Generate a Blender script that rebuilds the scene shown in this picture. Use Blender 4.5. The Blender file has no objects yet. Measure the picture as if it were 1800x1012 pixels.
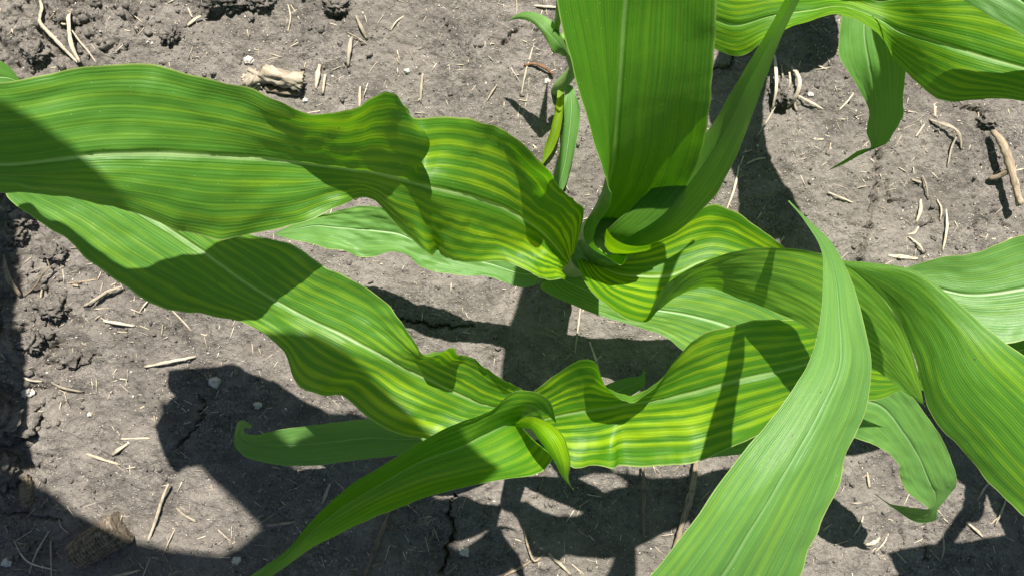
import bpy, bmesh, math, random
import numpy as np
from mathutils import Vector
random.seed(7); RNG = np.random.default_rng(7)
scn = bpy.context.scene
# ------------------------------------------------------------------ camera, sky, sun, exposure
CAM_H, FPX = 0.80, 1350.0            # camera height (m); focal length in pixels of the 1800 px wide photograph
cam_d = bpy.data.cameras.new('camera'); cam = bpy.data.objects.new('camera', cam_d)
scn.collection.objects.link(cam); scn.camera = cam
cam.location = (0, 0, CAM_H); cam.rotation_euler = (0, 0, 0)
cam_d.sensor_width = 36.0; cam_d.lens = 36.0 * FPX / 1800.0
cam_d.clip_start = 0.005; cam_d.clip_end = 400.0
SX, SY = -0.07, -0.58                # shadow offset per metre of height
sun_dir = Vector((SX, SY, -1.0)).normalized()
w = bpy.data.worlds.new('World'); scn.world = w; w.use_nodes = True
nt = w.node_tree; nt.nodes.clear()
sky = nt.nodes.new('ShaderNodeTexSky'); sky.sky_type = 'NISHITA'; sky.sun_disc = False
sky.air_density = 0.8; sky.sun_elevation = math.asin(-sun_dir.z)
sky.sun_rotation = math.atan2(-sun_dir.x, -sun_dir.y)
bg = nt.nodes.new('ShaderNodeBackground'); bg.inputs['Strength'].default_value = 0.042
wo = nt.nodes.new('ShaderNodeOutputWorld')
nt.links.new(sky.outputs[0], bg.inputs[0]); nt.links.new(bg.outputs[0], wo.inputs[0])
sl = bpy.data.lights.new('sun', 'SUN'); sl.energy = 5.0; sl.angle = math.radians(0.53); sl.color = (1.0, 0.955, 0.88)
so = bpy.data.objects.new('sun', sl); scn.collection.objects.link(so)
so.rotation_euler = sun_dir.to_track_quat('-Z', 'Y').to_euler(); so.location = (0.2, 2, 3)
scn.view_settings.view_transform = 'Standard'; scn.view_settings.look = 'None'
scn.view_settings.exposure = 1.12; scn.view_settings.gamma = 1.0
scn.cycles.max_bounces = 8; scn.cycles.transmission_bounces = 6; scn.cycles.diffuse_bounces = 4

# ------------------------------------------------------------------ small helpers
def P(px, py, h):
    """the point h metres above the soil that the photograph shows at pixel (px, py)"""
    d = CAM_H - h
    return ((px - 900.0) * d / FPX, (506.0 - py) * d / FPX, h)
def link(o, parent=None):
    scn.collection.objects.link(o)
    if parent is not None: o.parent = parent
    return o
def tag(o, label=None, cat=None, group=None, kind=None):
    if label: o['label'] = label
    if cat: o['category'] = cat
    if group: o['group'] = group
    if kind: o['kind'] = kind
    return o
def empty(name, loc):
    o = bpy.data.objects.new(name, None); o.location = loc; o.empty_display_size = .02
    return link(o)
def mesh_np(name, V, F, mat, parent=None, uv=None, pig=None, smooth=True, origin=None):
    """V (n,3), F list/array of quads or tris, uv per vertex, pig per vertex colour"""
    me = bpy.data.meshes.new(name)
    V = np.asarray(V, float)
    F = np.asarray(F, np.int64); k = F.shape[1]
    me.vertices.add(len(V)); me.vertices.foreach_set('co', V.ravel())
    me.loops.add(F.size); me.loops.foreach_set('vertex_index', F.ravel())
    me.polygons.add(len(F)); me.polygons.foreach_set('loop_start', np.arange(0, F.size, k))
    me.polygons.foreach_set('loop_total', np.full(len(F), k))
    me.update(calc_edges=True); me.validate()
    if smooth: me.polygons.foreach_set('use_smooth', np.ones(len(F), bool))
    if uv is not None:
        l = me.uv_layers.new(name='UVMap'); l.data.foreach_set('uv', np.asarray(uv)[F.ravel()].ravel())
    if pig is not None:
        a = me.color_attributes.new('pigment', 'FLOAT_COLOR', 'POINT'); a.data.foreach_set('color', np.asarray(pig, float).ravel())
    me.materials.append(mat)
    o = bpy.data.objects.new(name, me)
    link(o, parent)

    return o
# numpy gradient noise
_perm = RNG.permutation(512); _perm = np.concatenate([_perm, _perm, _perm])
_ang = RNG.uniform(0, 2*np.pi, 512); _gx, _gy = np.cos(_ang), np.sin(_ang)
def pnoise(x, y):
    xi = np.floor(x).astype(np.int64); yi = np.floor(y).astype(np.int64)
    xf, yf = x - xi, y - yi
    u = xf*xf*xf*(xf*(xf*6-15)+10); v = yf*yf*yf*(yf*(yf*6-15)+10)
    def g(ix, iy, dx, dy):
        h = _perm[_perm[ix % 512] + (iy % 512)] % 512
        return _gx[h]*dx + _gy[h]*dy
    a = g(xi, yi, xf, yf); b = g(xi+1, yi, xf-1, yf); c = g(xi, yi+1, xf, yf-1); d = g(xi+1, yi+1, xf-1, yf-1)
    return 1.5*((a*(1-u)+b*u)*(1-v) + (c*(1-u)+d*u)*v)
def fbm(x, y, o=4, lac=2.03, gain=.5):
    s = 0; a = 1.0
    for i in range(o):
        s = s + a*pnoise(x + 17.3*i, y - 9.1*i); a *= gain; x = x*lac; y = y*lac
    return s

# ------------------------------------------------------------------ materials
class NB:
    def __init__(self, name):
        self.m = bpy.data.materials.new(name); self.m.use_nodes = True
        self.t = self.m.node_tree; self.t.nodes.clear()
        self.out = self.t.nodes.new('ShaderNodeOutputMaterial')
    def n(self, typ, **kw):
        x = self.t.nodes.new(typ)
        for k, v in kw.items(): setattr(x, k, v)
        return x
    def set(self, sock, v):
        if hasattr(v, 'is_output') or isinstance(v, bpy.types.NodeSocket): self.t.links.new(v, sock)
        else: sock.default_value = v
    def math(self, op, a, b=0.0, c=0.0, clamp=False):
        x = self.n('ShaderNodeMath', operation=op); x.use_clamp = clamp
        self.set(x.inputs[0], a); self.set(x.inputs[1], b); self.set(x.inputs[2], c)
        return x.outputs[0]
    def ss(self, v, lo, hi, a=0.0, b=1.0):
        x = self.n('ShaderNodeMapRange', interpolation_type='SMOOTHSTEP')
        self.set(x.inputs['Value'], v); self.set(x.inputs['From Min'], lo); self.set(x.inputs['From Max'], hi)
        self.set(x.inputs['To Min'], a); self.set(x.inputs['To Max'], b)
        return x.outputs[0]
    def mix(self, f, a, b, blend='MIX'):
        x = self.n('ShaderNodeMix', data_type='RGBA', blend_type=blend)
        self.set(x.inputs[0], f); self.set(x.inputs[6], a if not isinstance(a, tuple) else (*a, 1)); self.set(x.inputs[7], b if not isinstance(b, tuple) else (*b, 1))
        return x.outputs[2]
    def vec(self, x, y, z):
        c = self.n('ShaderNodeCombineXYZ'); self.set(c.inputs[0], x); self.set(c.inputs[1], y); self.set(c.inputs[2], z)
        return c.outputs[0]
    def noise(self, vec, scale=1.0, detail=2.0, rough=.5):
        x = self.n('ShaderNodeTexNoise'); self.set(x.inputs['Vector'], vec); x.inputs['Scale'].default_value = scale
        x.inputs['Detail'].default_value = detail; x.inputs['Roughness'].default_value = rough
        return x.outputs[0]
    def voro(self, vec, scale=1.0):
        x = self.n('ShaderNodeTexVoronoi'); self.set(x.inputs['Vector'], vec); x.inputs['Scale'].default_value = scale
        return x.outputs['Distance'], x.outputs['Color']
    def bump(self, h, dist, strength=1.0):
        x = self.n('ShaderNodeBump'); self.set(x.inputs['Height'], h); x.inputs['Distance'].default_value = dist
        x.inputs['Strength'].default_value = strength
        return x.outputs[0]
    def principled(self, col, rough=.6, spec=.3, normal=None):
        p = self.n('ShaderNodeBsdfPrincipled'); self.set(p.inputs['Base Color'], col if not isinstance(col, tuple) else (*col, 1))
        self.set(p.inputs['Roughness'], rough); p.inputs['Specular IOR Level'].default_value = spec
        if normal is not None: self.set(p.inputs['Normal'], normal)
        return p.outputs[0]
    def done(self, sh):
        self.t.links.new(sh, self.out.inputs[0]); return self.m

def leaf_material():
    b = NB('corn_leaf')
    uvn = b.n('ShaderNodeUVMap', uv_map='UVMap'); sp = b.n('ShaderNodeSeparateXYZ'); b.set(sp.inputs[0], uvn.outputs[0])
    u = b.math('MULTIPLY_ADD', sp.outputs[0], 2.0, -1.0); v = sp.outputs[1]
    au = b.math('ABSOLUTE', u)
    at = b.n('ShaderNodeAttribute', attribute_name='pigment'); sc = b.n('ShaderNodeSeparateColor'); b.set(sc.inputs[0], at.outputs['Color'])
    chl, gla, seed = sc.outputs[0], sc.outputs[1], b.math('MULTIPLY', sc.outputs[2], 60.0)
    # interveinal stripes: wavering bands along the leaf, broken along their length
    wob = b.noise(b.vec(b.math('MULTIPLY', u, 2.5), b.math('MULTIPLY', v, 14.0), seed), 1.0, 2.0)
    ph = b.math('MULTIPLY_ADD', u, 6.2, b.math('MULTIPLY', wob, 1.1))
    s1 = b.math('SINE', b.math('MULTIPLY', ph, 2*math.pi))
    n1 = b.noise(b.vec(b.math('MULTIPLY', u, 10.0), b.math('MULTIPLY', v, 7.0), b.math('ADD', seed, 9.0)), 1.0, 3.0, .6)
    n2 = b.noise(b.vec(b.math('MULTIPLY', u, 3.0), b.math('MULTIPLY', v, 18.0), b.math('ADD', seed, 21.0)), 1.0, 2.0)
    st = b.math('ADD', b.math('MULTIPLY_ADD', s1, .29, .5), b.math('MULTIPLY_ADD', n1, .9, -.45))
    st = b.math('ADD', st, b.math('MULTIPLY_ADD', n2, 1.5, -.75))
    m = b.ss(st, .20, 1.08)
    ch2 = b.math('MULTIPLY', chl, b.ss(au, .04, .30, .35, 1.0))
    m = b.math('MULTIPLY', m, b.math('MULTIPLY', ch2, b.ss(au, .86, 1.0, 1.0, .35)), clamp=True)
    m = b.math('ADD', b.math('MULTIPLY', m, .92), b.math('MAXIMUM', b.math('MULTIPLY_ADD', chl, 1.2, -1.86), 0.0), clamp=True)
    fine = b.noise(b.vec(b.math('MULTIPLY', u, 70.0), b.math('MULTIPLY', v, 4.0), seed), 1.0, 2.0)
    fine2 = b.noise(b.vec(b.math('MULTIPLY', u, 30.0), b.math('MULTIPLY', v, 40.0), seed), 1.0, 4.0, .65)
    veins = b.math('SINE', b.math('MULTIPLY', u, 2*math.pi*21))
    dark = b.mix(gla, (.055, .182, .005), (.110, .245, .060))
    pale = b.mix(gla, (.29, .45, .008), (.24, .40, .030))
    col = b.mix(m, dark, pale)
    var = b.math('ADD', b.math('MULTIPLY_ADD', fine, .90, .545), b.math('MULTIPLY_ADD', fine2, .4, -.2))
    var = b.math('MULTIPLY_ADD', veins, .03, var)
    col = b.mix(1.0, col, b.n('ShaderNodeCombineColor').outputs[0], 'MULTIPLY') if False else col
    vm = b.n('ShaderNodeVectorMath', operation='SCALE'); b.set(vm.inputs[0], col); b.set(vm.inputs['Scale'], var); col = vm.outputs[0]
    # midrib and margin
    rn = b.math('MULTIPLY_ADD', fine, .03, -.015)
    mr = b.ss(b.math('ADD', au, rn), .006, .046, 1.0, 0.0)
    col = b.mix(b.math('MULTIPLY', b.math('MULTIPLY', mr, .85), at.outputs['Alpha']), col, b.mix(gla, (.36, .50, .18), (.40, .53, .30)))
    col = b.mix(b.ss(au, .972, .995, 0.0, .75), col, (.36, .44, .13))
    # pale flecks (leaf hairs, dust)
    d, c = b.voro(b.vec(b.math('MULTIPLY', u, .036), v, seed), 420.0)
    fk = b.math('MULTIPLY', b.ss(d, .06, .15, 1.0, 0.0), b.math('GREATER_THAN', b.n('ShaderNodeSeparateColor').outputs[0], 2.0)) if False else b.ss(d, .05, .13, .5, 0.0)
    sc2 = b.n('ShaderNodeSeparateColor'); b.set(sc2.inputs[0], c)
    fk = b.math('MULTIPLY', fk, b.math('GREATER_THAN', sc2.outputs[0], .74))
    col = b.mix(fk, col, (.5, .58, .35))
    # dust and soil splash: sparse irregular spots and dull dusty blotches
    dn = b.noise(b.vec(b.math('MULTIPLY', u, 5.0), b.math('MULTIPLY', v, 130.0), b.math('ADD', seed, 33.0)), 1.0, 5.0, .7)
    col = b.mix(b.ss(dn, .66, .78, 0.0, .35), col, (.30, .33, .20))
    d3, c3 = b.voro(b.vec(b.math('MULTIPLY', u, .036), v, b.math('ADD', seed, 3.0)), 95.0)
    s3 = b.n('ShaderNodeSeparateColor'); b.set(s3.inputs[0], c3)
    col = b.mix(b.math('MULTIPLY', b.ss(d3, .03, .09, .8, 0.0), b.math('GREATER_THAN', s3.outputs[1], .90)), col, (.05, .045, .02))
    geo = b.n('ShaderNodeNewGeometry')
    under = b.mix(.45, col, (.16, .32, .045))
    colf = b.mix(geo.outputs['Backfacing'], col, under)
    hgt = b.math('ADD', b.math('MULTIPLY', veins, .2), b.math('ADD', b.math('MULTIPLY', m, .6), b.math('MULTIPLY', fine, 1.2)))
    hgt = b.math('ADD', hgt, b.math('MULTIPLY', fine2, .9))
    crk = b.noise(b.vec(b.math('MULTIPLY', u, 9.0), b.math('MULTIPLY', v, 260.0), seed), 1.0, 3.0, .6)
    hgt = b.math('ADD', hgt, b.math('MULTIPLY', crk, .8))
    nor = b.bump(hgt, .0004, .42)
    pr = b.principled(colf, b.math('MULTIPLY_ADD', fine2, .28, b.math('MULTIPLY_ADD', gla, -.03, .33)), .36, nor)
    tr = b.n('ShaderNodeBsdfTranslucent')
    tcol = b.mix(.5, b.mix(1.0, col, (1.5, 2.1, .35), 'MULTIPLY'), b.mix(m, (.16, .40, .004), (.46, .60, .006)))
    b.set(tr.inputs[0], tcol); b.set(tr.inputs['Normal'], nor)
    mx = b.n('ShaderNodeMixShader'); b.set(mx.inputs[0], b.math('MULTIPLY_ADD', chl, .12, .33, clamp=True))
    b.set(mx.inputs[1], pr); b.set(mx.inputs[2], tr.outputs[0])
    return b.done(mx.outputs[0])
LEAF = leaf_material()

def stalk_material():
    b = NB('corn_stalk'); tc = b.n('ShaderNodeTexCoord')
    mp = b.n('ShaderNodeMapping'); b.set(mp.inputs[0], tc.outputs['Object']); mp.inputs['Scale'].default_value = (300, 300, 12)
    n = b.noise(mp.outputs[0], 1.0, 3.0)
    col = b.mix(n, (.10, .22, .035), (.24, .36, .10))
    return b.done(b.principled(col, .5, .35, b.bump(n, .0006, .6)))
STALK = stalk_material()

def soil_material():
    b = NB('soil'); geo = b.n('ShaderNodeNewGeometry'); pos = geo.outputs['Position']
    n0 = b.noise(pos, 9.0, 3.0); n1 = b.noise(pos, 60.0, 4.0, .6); n2 = b.noise(pos, 330.0, 4.0, .7); n3 = b.noise(pos, 1100.0, 3.0, .7)
    t = b.math('ADD', b.math('MULTIPLY', n1, .45), b.math('ADD', b.math('MULTIPLY', n2, .75), b.math('MULTIPLY_ADD', n3, .6, -.42)))
    col = b.mix(b.ss(t, .25, .75), (.067, .060, .053), (.325, .292, .256))
    col = b.mix(b.ss(n0, .35, .68, 0.0, .7), col, (.200, .178, .153))
    pv = b.noise(pos, 4.2, 3.0); pm = b.noise(pos, 27.0, 3.0, .6)
    vs = b.n('ShaderNodeVectorMath', operation='SCALE'); b.set(vs.inputs[0], col); b.set(vs.inputs['Scale'], b.math('MULTIPLY', b.ss(pv, .35, .65, .84, 1.10), b.ss(pm, .34, .66, .84, 1.12))); col = vs.outputs[0]
    # pale grains and dark pores
    d, c = b.voro(pos, 330.0); s = b.n('ShaderNodeSeparateColor'); b.set(s.inputs[0], c)
    g = b.math('MULTIPLY', b.ss(d, .16, .36, 1.0, 0.0), b.math('GREATER_THAN', s.outputs[0], .74))
    col = b.mix(b.math('MULTIPLY', g, .8), col, b.mix(s.outputs[1], (.42, .36, .28), (.55, .52, .48)))
    d2, c2 = b.voro(pos, 210.0); s2 = b.n('ShaderNodeSeparateColor'); b.set(s2.inputs[0], c2)
    k = b.math('MULTIPLY', b.ss(d2, .12, .3, 1.0, 0.0), b.math('GREATER_THAN', s2.outputs[1], .9))
    col = b.mix(b.math('MULTIPLY', k, .75), col, (.035, .030, .028))
    cr = b.ss(b.noise(pos, 16.0, 4.0, .6), .46, .60)
    col = b.mix(b.math('MULTIPLY', cr, .38), col, (.285, .255, .222))
    h = b.math('ADD', b.math('MULTIPLY', n1, 1.6), b.math('ADD', b.math('MULTIPLY', n2, .9), b.math('ADD', b.math('MULTIPLY', n3, .45), b.math('MULTIPLY_ADD', g, .5, b.math('MULTIPLY', k, -.8)))))
    return b.done(b.principled(col, .92, .15, b.bump(h, .0034, 1.0)))
SOIL = soil_material()

def dry_material(name, c0, c1, c2, sc=(260, 260, 260), bumpd=.0006):
    b = NB(name); tc = b.n('ShaderNodeTexCoord'); oi = b.n('ShaderNodeObjectInfo')
    uvn = b.n('ShaderNodeUVMap', uv_map='UVMap'); mp = b.n('ShaderNodeMapping'); b.set(mp.inputs[0], uvn.outputs[0]); mp.inputs['Scale'].default_value = (14, 60, 1)
    ad = b.n('ShaderNodeVectorMath', operation='ADD'); b.set(ad.inputs[0], mp.outputs[0]); b.set(ad.inputs[1], b.vec(b.math('MULTIPLY', oi.outputs['Random'], 99), 0.0, b.math('MULTIPLY', oi.outputs['Random'], 55)))
    n = b.noise(ad.outputs[0], 1.0, 4.0, .65); n2 = b.noise(tc.outputs['Object'], 130.0, 4.0, .6)
    col = b.mix(b.ss(n, .3, .7), c0, c1)
    col = b.mix(b.ss(n2, .52, .7, 0.0, .75), col, c2)
    f = b.math('MULTIPLY_ADD', oi.outputs['Random'], .6, .62)
    vm = b.n('ShaderNodeVectorMath', operation='SCALE'); b.set(vm.inputs[0], col); b.set(vm.inputs['Scale'], b.math('MULTIPLY', f, .82))
    return b.done(b.principled(vm.outputs[0], .7, .25, b.bump(b.math('ADD', n, n2), bumpd, .8)))
STRAW = dry_material('dry_straw', (.40, .33, .23), (.66, .58, .45), (.27, .22, .16))
BARK = dry_material('weathered_stem', (.20, .15, .10), (.42, .34, .24), (.11, .085, .065))
RUST = dry_material('rust_brown_twig', (.26, .13, .06), (.40, .23, .12), (.12, .07, .045))
def pebble_material():
    b = NB('pebble'); tc = b.n('ShaderNodeTexCoord'); oi = b.n('ShaderNodeObjectInfo')
    n = b.noise(tc.outputs['Object'], 400.0, 3.0)
    col = b.mix(n, (.36, .33, .28), (.62, .59, .53))
    return b.done(b.principled(col, .6, .3, b.bump(n, .0008)))
PEBBLE = pebble_material()
def cob_material():
    b = NB('old_cob'); uvn = b.n('ShaderNodeUVMap', uv_map='UVMap'); sp = b.n('ShaderNodeSeparateXYZ'); b.set(sp.inputs[0], uvn.outputs[0])
    tc = b.n('ShaderNodeTexCoord'); n = b.noise(tc.outputs['Object'], 220.0, 4.0, .6)
    col = b.mix(b.ss(n, .3, .7), (.085, .068, .052), (.24, .195, .145))
    return b.done(b.principled(col, .85, .15, b.bump(n, .001)))
COB = cob_material()

# ------------------------------------------------------------------ soil sheet
def axis(lo, hi, step, far):
    core = np.arange(lo, hi + step/2, step); out = []; s = step; p = hi
    while p < far: s *= 1.22; p += s; out.append(p)
    out = np.array(out); return np.concatenate([-(out[::-1] - hi) + lo, core, out])
GX = axis(-.70, .70, .0016, 150.0); GY = axis(-.43, .43, .0016, 150.0)
def seg_dist(X, Y, pts):
    D = np.full(X.shape, 9.0)
    for (x0, y0), (x1, y1) in zip(pts[:-1], pts[1:]):
        dx, dy = x1-x0, y1-y0; t = np.clip(((X-x0)*dx + (Y-y0)*dy)/(dx*dx+dy*dy+1e-12), 0, 1)
        D = np.minimum(D, np.hypot(X-x0-t*dx, Y-y0-t*dy))
    return D
def G2(px, py): p = P(px, py, 0); return (p[0], p[1])
CRACKS = [  # pixel polylines, half width m, depth m
    ([(1548, 262), (1541, 300), (1540, 340), (1528, 380), (1524, 410), (1514, 440), (1508, 462)], .0028, .006),
    ([(1560, 320), (1562, 350), (1590, 356)], .0014, .005), ([(1490, 395), (1524, 404)], .0013, .004),
    ([(800, 872), (789, 905), (797, 935), (786, 965), (778, 1005)], .0016, .010),
    ([(240, 20), (233, 52), (236, 60)], .0022, .009), ([(205, 2), (200, 20)], .002, .006), ([(185, 15), (180, 55), (165, 78)], .0012, .004),
    ([(213, 55), (208, 80), (185, 92)], .0018, .006), ([(905, 55), (885, 75)], .0015, .006), ([(840, 60), (820, 80), (828, 108)], .001, .003),
    ([(90, 575), (100, 560), (125, 545)], .0016, .006), ([(95, 590), (92, 620), (80, 640)], .002, .008), ([(155, 630), (175, 622)], .0013, .004),
    ([(350, 700), (358, 720), (345, 748), (310, 785)], .0013, .005), ([(1690, 190), (1735, 200), (1745, 215)], .0015, .005),
    ([(1710, 345), (1715, 395), (1720, 420)], .0012, .004), ([(1740, 370), (1775, 400)], .0011, .004), ([(1620, 395), (1640, 393)], .0016, .006),
    ([(1627, 922), (1630, 985)], .0012, .004), ([(1582, 910), (1586, 950), (1575, 965)], .001, .003), ([(0, 900), (60, 905), (110, 915)], .0013, .005),
    ([(1255, 120), (1285, 115), (1290, 100)], .0012, .004), ([(940, 300), (1010, 345)], .001, .004), ([(700, 560), (760, 575), (830, 572)], .0015, .006)]
def soil_height(X, Y):
    z = .0045*fbm(X*7+3, Y*7+1, 3) + .0020*fbm(X*38, Y*38, 3) + .0013*fbm(X*150+5, Y*150, 3, gain=.65)
    z = z + .0009*np.maximum(0, pnoise(X*75+40, Y*75) - .25)*4
    # rough cloddy strip at the left and in the top left corner
    r = np.clip((-.40 - X)*8, 0, 1)*np.clip(1.3 - np.abs(Y-.0)*3, .25, 1) + np.clip((Y-.19)*9, 0, 1)*np.clip((-.30-X)*6, 0, 1)
    bl = 1 - np.abs(pnoise(X*42+11, Y*42))*2.2 + .5*fbm(X*95, Y*95+4, 4, gain=.65)
    z = z + np.clip(r, 0, 1)*(.007*bl + .005*fbm(X*24+8, Y*24, 4))
    for pts, hw, dep in CRACKS:
        p = [G2(*q) for q in pts]
        x0 = min(a[0] for a in p) - .03; x1 = max(a[0] for a in p) + .03; y0 = min(a[1] for a in p) - .03; y1 = max(a[1] for a in p) + .03
        M = (X > x0) & (X < x1) & (Y > y0) & (Y < y1)
        if not M.any(): continue
        xx, yy = X[M], Y[M]
        d = seg_dist(xx + .0035*pnoise(xx*120, yy*120) + .002*pnoise(xx*330, yy*330), yy + .0035*pnoise(xx*120+9, yy*120+5), p)
        z[M] = z[M] - 1.6*dep*np.clip(1.3 - d/hw, 0, 1)
    fade = np.clip(1.6 - np.maximum(np.abs(X)/.70, np.abs(Y)/.43), .0, 1)
    return z*fade
XX, YY = np.meshgrid(GX, GY)
ZZ = soil_height(XX, YY)
# hollows: gap under the old root clump, pit at the top
for (px, py, r, dep) in [(1378, 187, .011, .014), (350, 15, .016, .014), (372, 22, .009, .010), (40, 80, .010, .008), (25, 108, .014, .010), (130, 640, .008, .010), (1790, 20, .01, .004), (427, 103, .007, .007), (590, 20, .010, .009), (103, 100, .006, .007)]:
    gx, gy = G2(px, py); D = np.hypot(XX-gx, YY-gy)/r
    ZZ -= dep*np.exp(-D**2*1.2)
nx, ny = len(GX), len(GY)
I = (np.arange(ny-1)[:, None]*nx + np.arange(nx-1)[None, :]).ravel()
Fq = np.stack([I, I+1, I+1+nx, I+nx], 1)
ground = mesh_np('soil', np.stack([XX.ravel(), YY.ravel(), ZZ.ravel()], 1), Fq, SOIL)
tag(ground, 'bare grey brown field soil, crusted and cracked', 'soil', kind='structure')
def ground_z(x, y):
    i = np.clip(np.searchsorted(GX, x) - 1, 0, nx-2); j = np.clip(np.searchsorted(GY, y) - 1, 0, ny-2)
    fx = (x-GX[i])/(GX[i+1]-GX[i]); fy = (y-GY[j])/(GY[j+1]-GY[j])
    return (ZZ[j, i]*(1-fx)+ZZ[j, i+1]*fx)*(1-fy) + (ZZ[j+1, i]*(1-fx)+ZZ[j+1, i+1]*fx)*fy

# ------------------------------------------------------------------ leaf builder
def hermite(T, Pts, t):
    """non uniform Catmull-Rom through Pts (n,k) at knots T, sampled at t"""
    n = len(T); m = np.zeros_like(Pts)
    d = (Pts[1:]-Pts[:-1])/(T[1:]-T[:-1])[:, None]
    m[0], m[-1] = d[0], d[-1]
    if n > 2:
        h = T[1:]-T[:-1]; wl = (h[1:]/(h[1:]+h[:-1]))[:, None]
        m[1:-1] = d[:-1]*wl + d[1:]*(1-wl)
    i = np.clip(np.searchsorted(T, t, side='right')-1, 0, n-2); h = (T[i+1]-T[i]); s = ((t-T[i])/h)[:, None]; h = h[:, None]
    return (2*s**3-3*s**2+1)*Pts[i] + (s**3-2*s**2+s)*h*m[i] + (-2*s**3+3*s**2)*Pts[i+1] + (s**3-s**2)*h*m[i+1]
def W(q): return q[1:] if q[0] == 'w' else P(*q)
LEAF_SEED = [0]
def leaf(plant, rows, chl=(.8, .4), gla=(.2, .5), under_up=False, nu=30, ruffle=.0012, name='leaf', label=None, rib=True, ribc=None, crease=False, crinkle=0.0, stepv=.0028, rib_depth=.0017):
    LEAF_SEED[0] += 1; sd = (LEAF_SEED[0]*0.37) % 1.0
    k = max(len(r) for r in rows)
    rows = [list(r)*k if len(r) == 1 else list(r) for r in rows]
    for r in rows:                      # a single point becomes a very narrow row
        if r[0] == r[-1]:
            q = W(r[0]); r[:] = [('w', q[0]+.0006*(j/(k-1)-.5), q[1]+.0004*(j/(k-1)-.5), q[2]) for j in range(k)]
    A = np.array([[W(q) for q in r] for r in rows])            # (n, k, 3)
    mid = A[:, k//2]
    seg = np.linalg.norm(mid[1:]-mid[:-1], axis=1); seg = np.maximum(seg, .003)
    T = np.concatenate([[0], np.cumsum(seg)]); L = T[-1]
    nv = max(12, int(L/stepv)); tv = np.linspace(0, L, nv)
    S = hermite(T, A.reshape(len(rows), -1), tv).reshape(nv, k, 3)
    us = np.unique(np.concatenate([np.linspace(-1, 1, nu+1), [-.065, -.03, 0, .03, .065]])); us = us[np.concatenate([[True], np.diff(us) > .012])]
    if k == 3:
        B = np.stack([us*(us-1)/2, 1-us*us, us*(us+1)/2], 1)       # quadratic through the three points
        G = np.einsum('uk,vkd->vud', B, S)
        if crease: G = np.stack([np.where(us[None, :, None] < 0, S[:, :1]*(-us)[None, :, None]+S[:, 1:2]*(1+us)[None, :, None], S[:, 1:2]*(1-us)[None, :, None]+S[:, 2:]*us[None, :, None])], 0)[0]
    else:
        kn = np.linspace(-1, 1, k)
        G = hermite(kn, S.transpose(1, 0, 2).reshape(k, -1), us).reshape(len(us), nv, 3).transpose(1, 0, 2)
    U, V = np.meshgrid(us, tv)
    # local normal for small relief
    du = np.gradient(G, axis=1); dv = np.gradient(G, axis=0); N = np.cross(du, dv); N /= (np.linalg.norm(N, axis=2, keepdims=True)+1e-12)
    if N[..., 2].mean() < 0: N = -N
    wd = np.linalg.norm(G[:, -1]-G[:, 0], axis=1)[:, None]; wf = np.clip(wd/.05, 0, 1)
    rel = ruffle*np.abs(U)**1.5*fbm(V*26 + sd*40, U*1.2 + 7*np.sign(U), 3)*2 + ruffle*.5*fbm(V*55+sd*90, U*5, 3)
    rel = rel*wf - (rib_depth if rib else 0)*np.exp(-(U/.05)**2)*wf
    if crinkle:
        win = np.exp(-(V/(.45*L))**2)*np.clip(np.abs(U)*3, 0, 1)
        rel = rel + crinkle*win*(fbm(V*150+sd*60, U*3.0+sd, 2) + .6*pnoise(V*300+sd*30, U*7.0))
    G = G + N*rel[..., None]
    acr = G[:, -1:] - G[:, :1]; acr = acr/(np.linalg.norm(acr, axis=2, keepdims=True)+1e-9)    # small nicks and waves of the margin
    G = G + acr*(np.sign(U)*U**6*wf*(.0007*pnoise(V*95+sd*33, 5*np.sign(U)+.3) + .0009*pnoise(V*30+sd*21, 3*np.sign(U)+.7)))[..., None]
    nuu = len(us); Vt = G.reshape(-1, 3)
    I = (np.arange(nv-1)[:, None]*nuu + np.arange(nuu-1)[None, :])
    F = np.stack([I, I+1, I+1+nuu, I+nuu], 2)                   # (nv-1, nuu-1, 4)
    a = Vt[F[..., 1].ravel()]-Vt[F[..., 0].ravel()]; c = Vt[F[..., 3].ravel()]-Vt[F[..., 0].ravel()]
    up = np.cross(a, c)[:, 2].sum()
    if (up < 0) != under_up: F = F[..., ::-1]
    uv = np.stack([(U.ravel()+1)/2, V.ravel() + sd], 1)
    f = (V/L).ravel()**.6
    pig = np.stack([chl[0]+(chl[1]-chl[0])*f, gla[0]+(gla[1]-gla[0])*f, np.full(f.shape, sd), np.full(f.shape, ribc if ribc is not None else (1.0 if rib else .0))], 1)
    cu = (us[1:]+us[:-1])/2; isrib = np.abs(cu) < .07
    if not rib: isrib[:] = False
    def sub(mask, nm, par):
        ff = F[:, mask].reshape(-1, 4); ids, inv = np.unique(ff, return_inverse=True)
        return mesh_np(nm, Vt[ids] - np.array(origin), inv.reshape(-1, 4), LEAF, par, uv[ids], pig[ids])
    origin = plant.location if plant is not None else (0, 0, 0)
    o = sub(~isrib, name, plant)
    if label: o['label'] = label
    if isrib.any(): sub(isrib, 'midrib', o)
    return o

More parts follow.
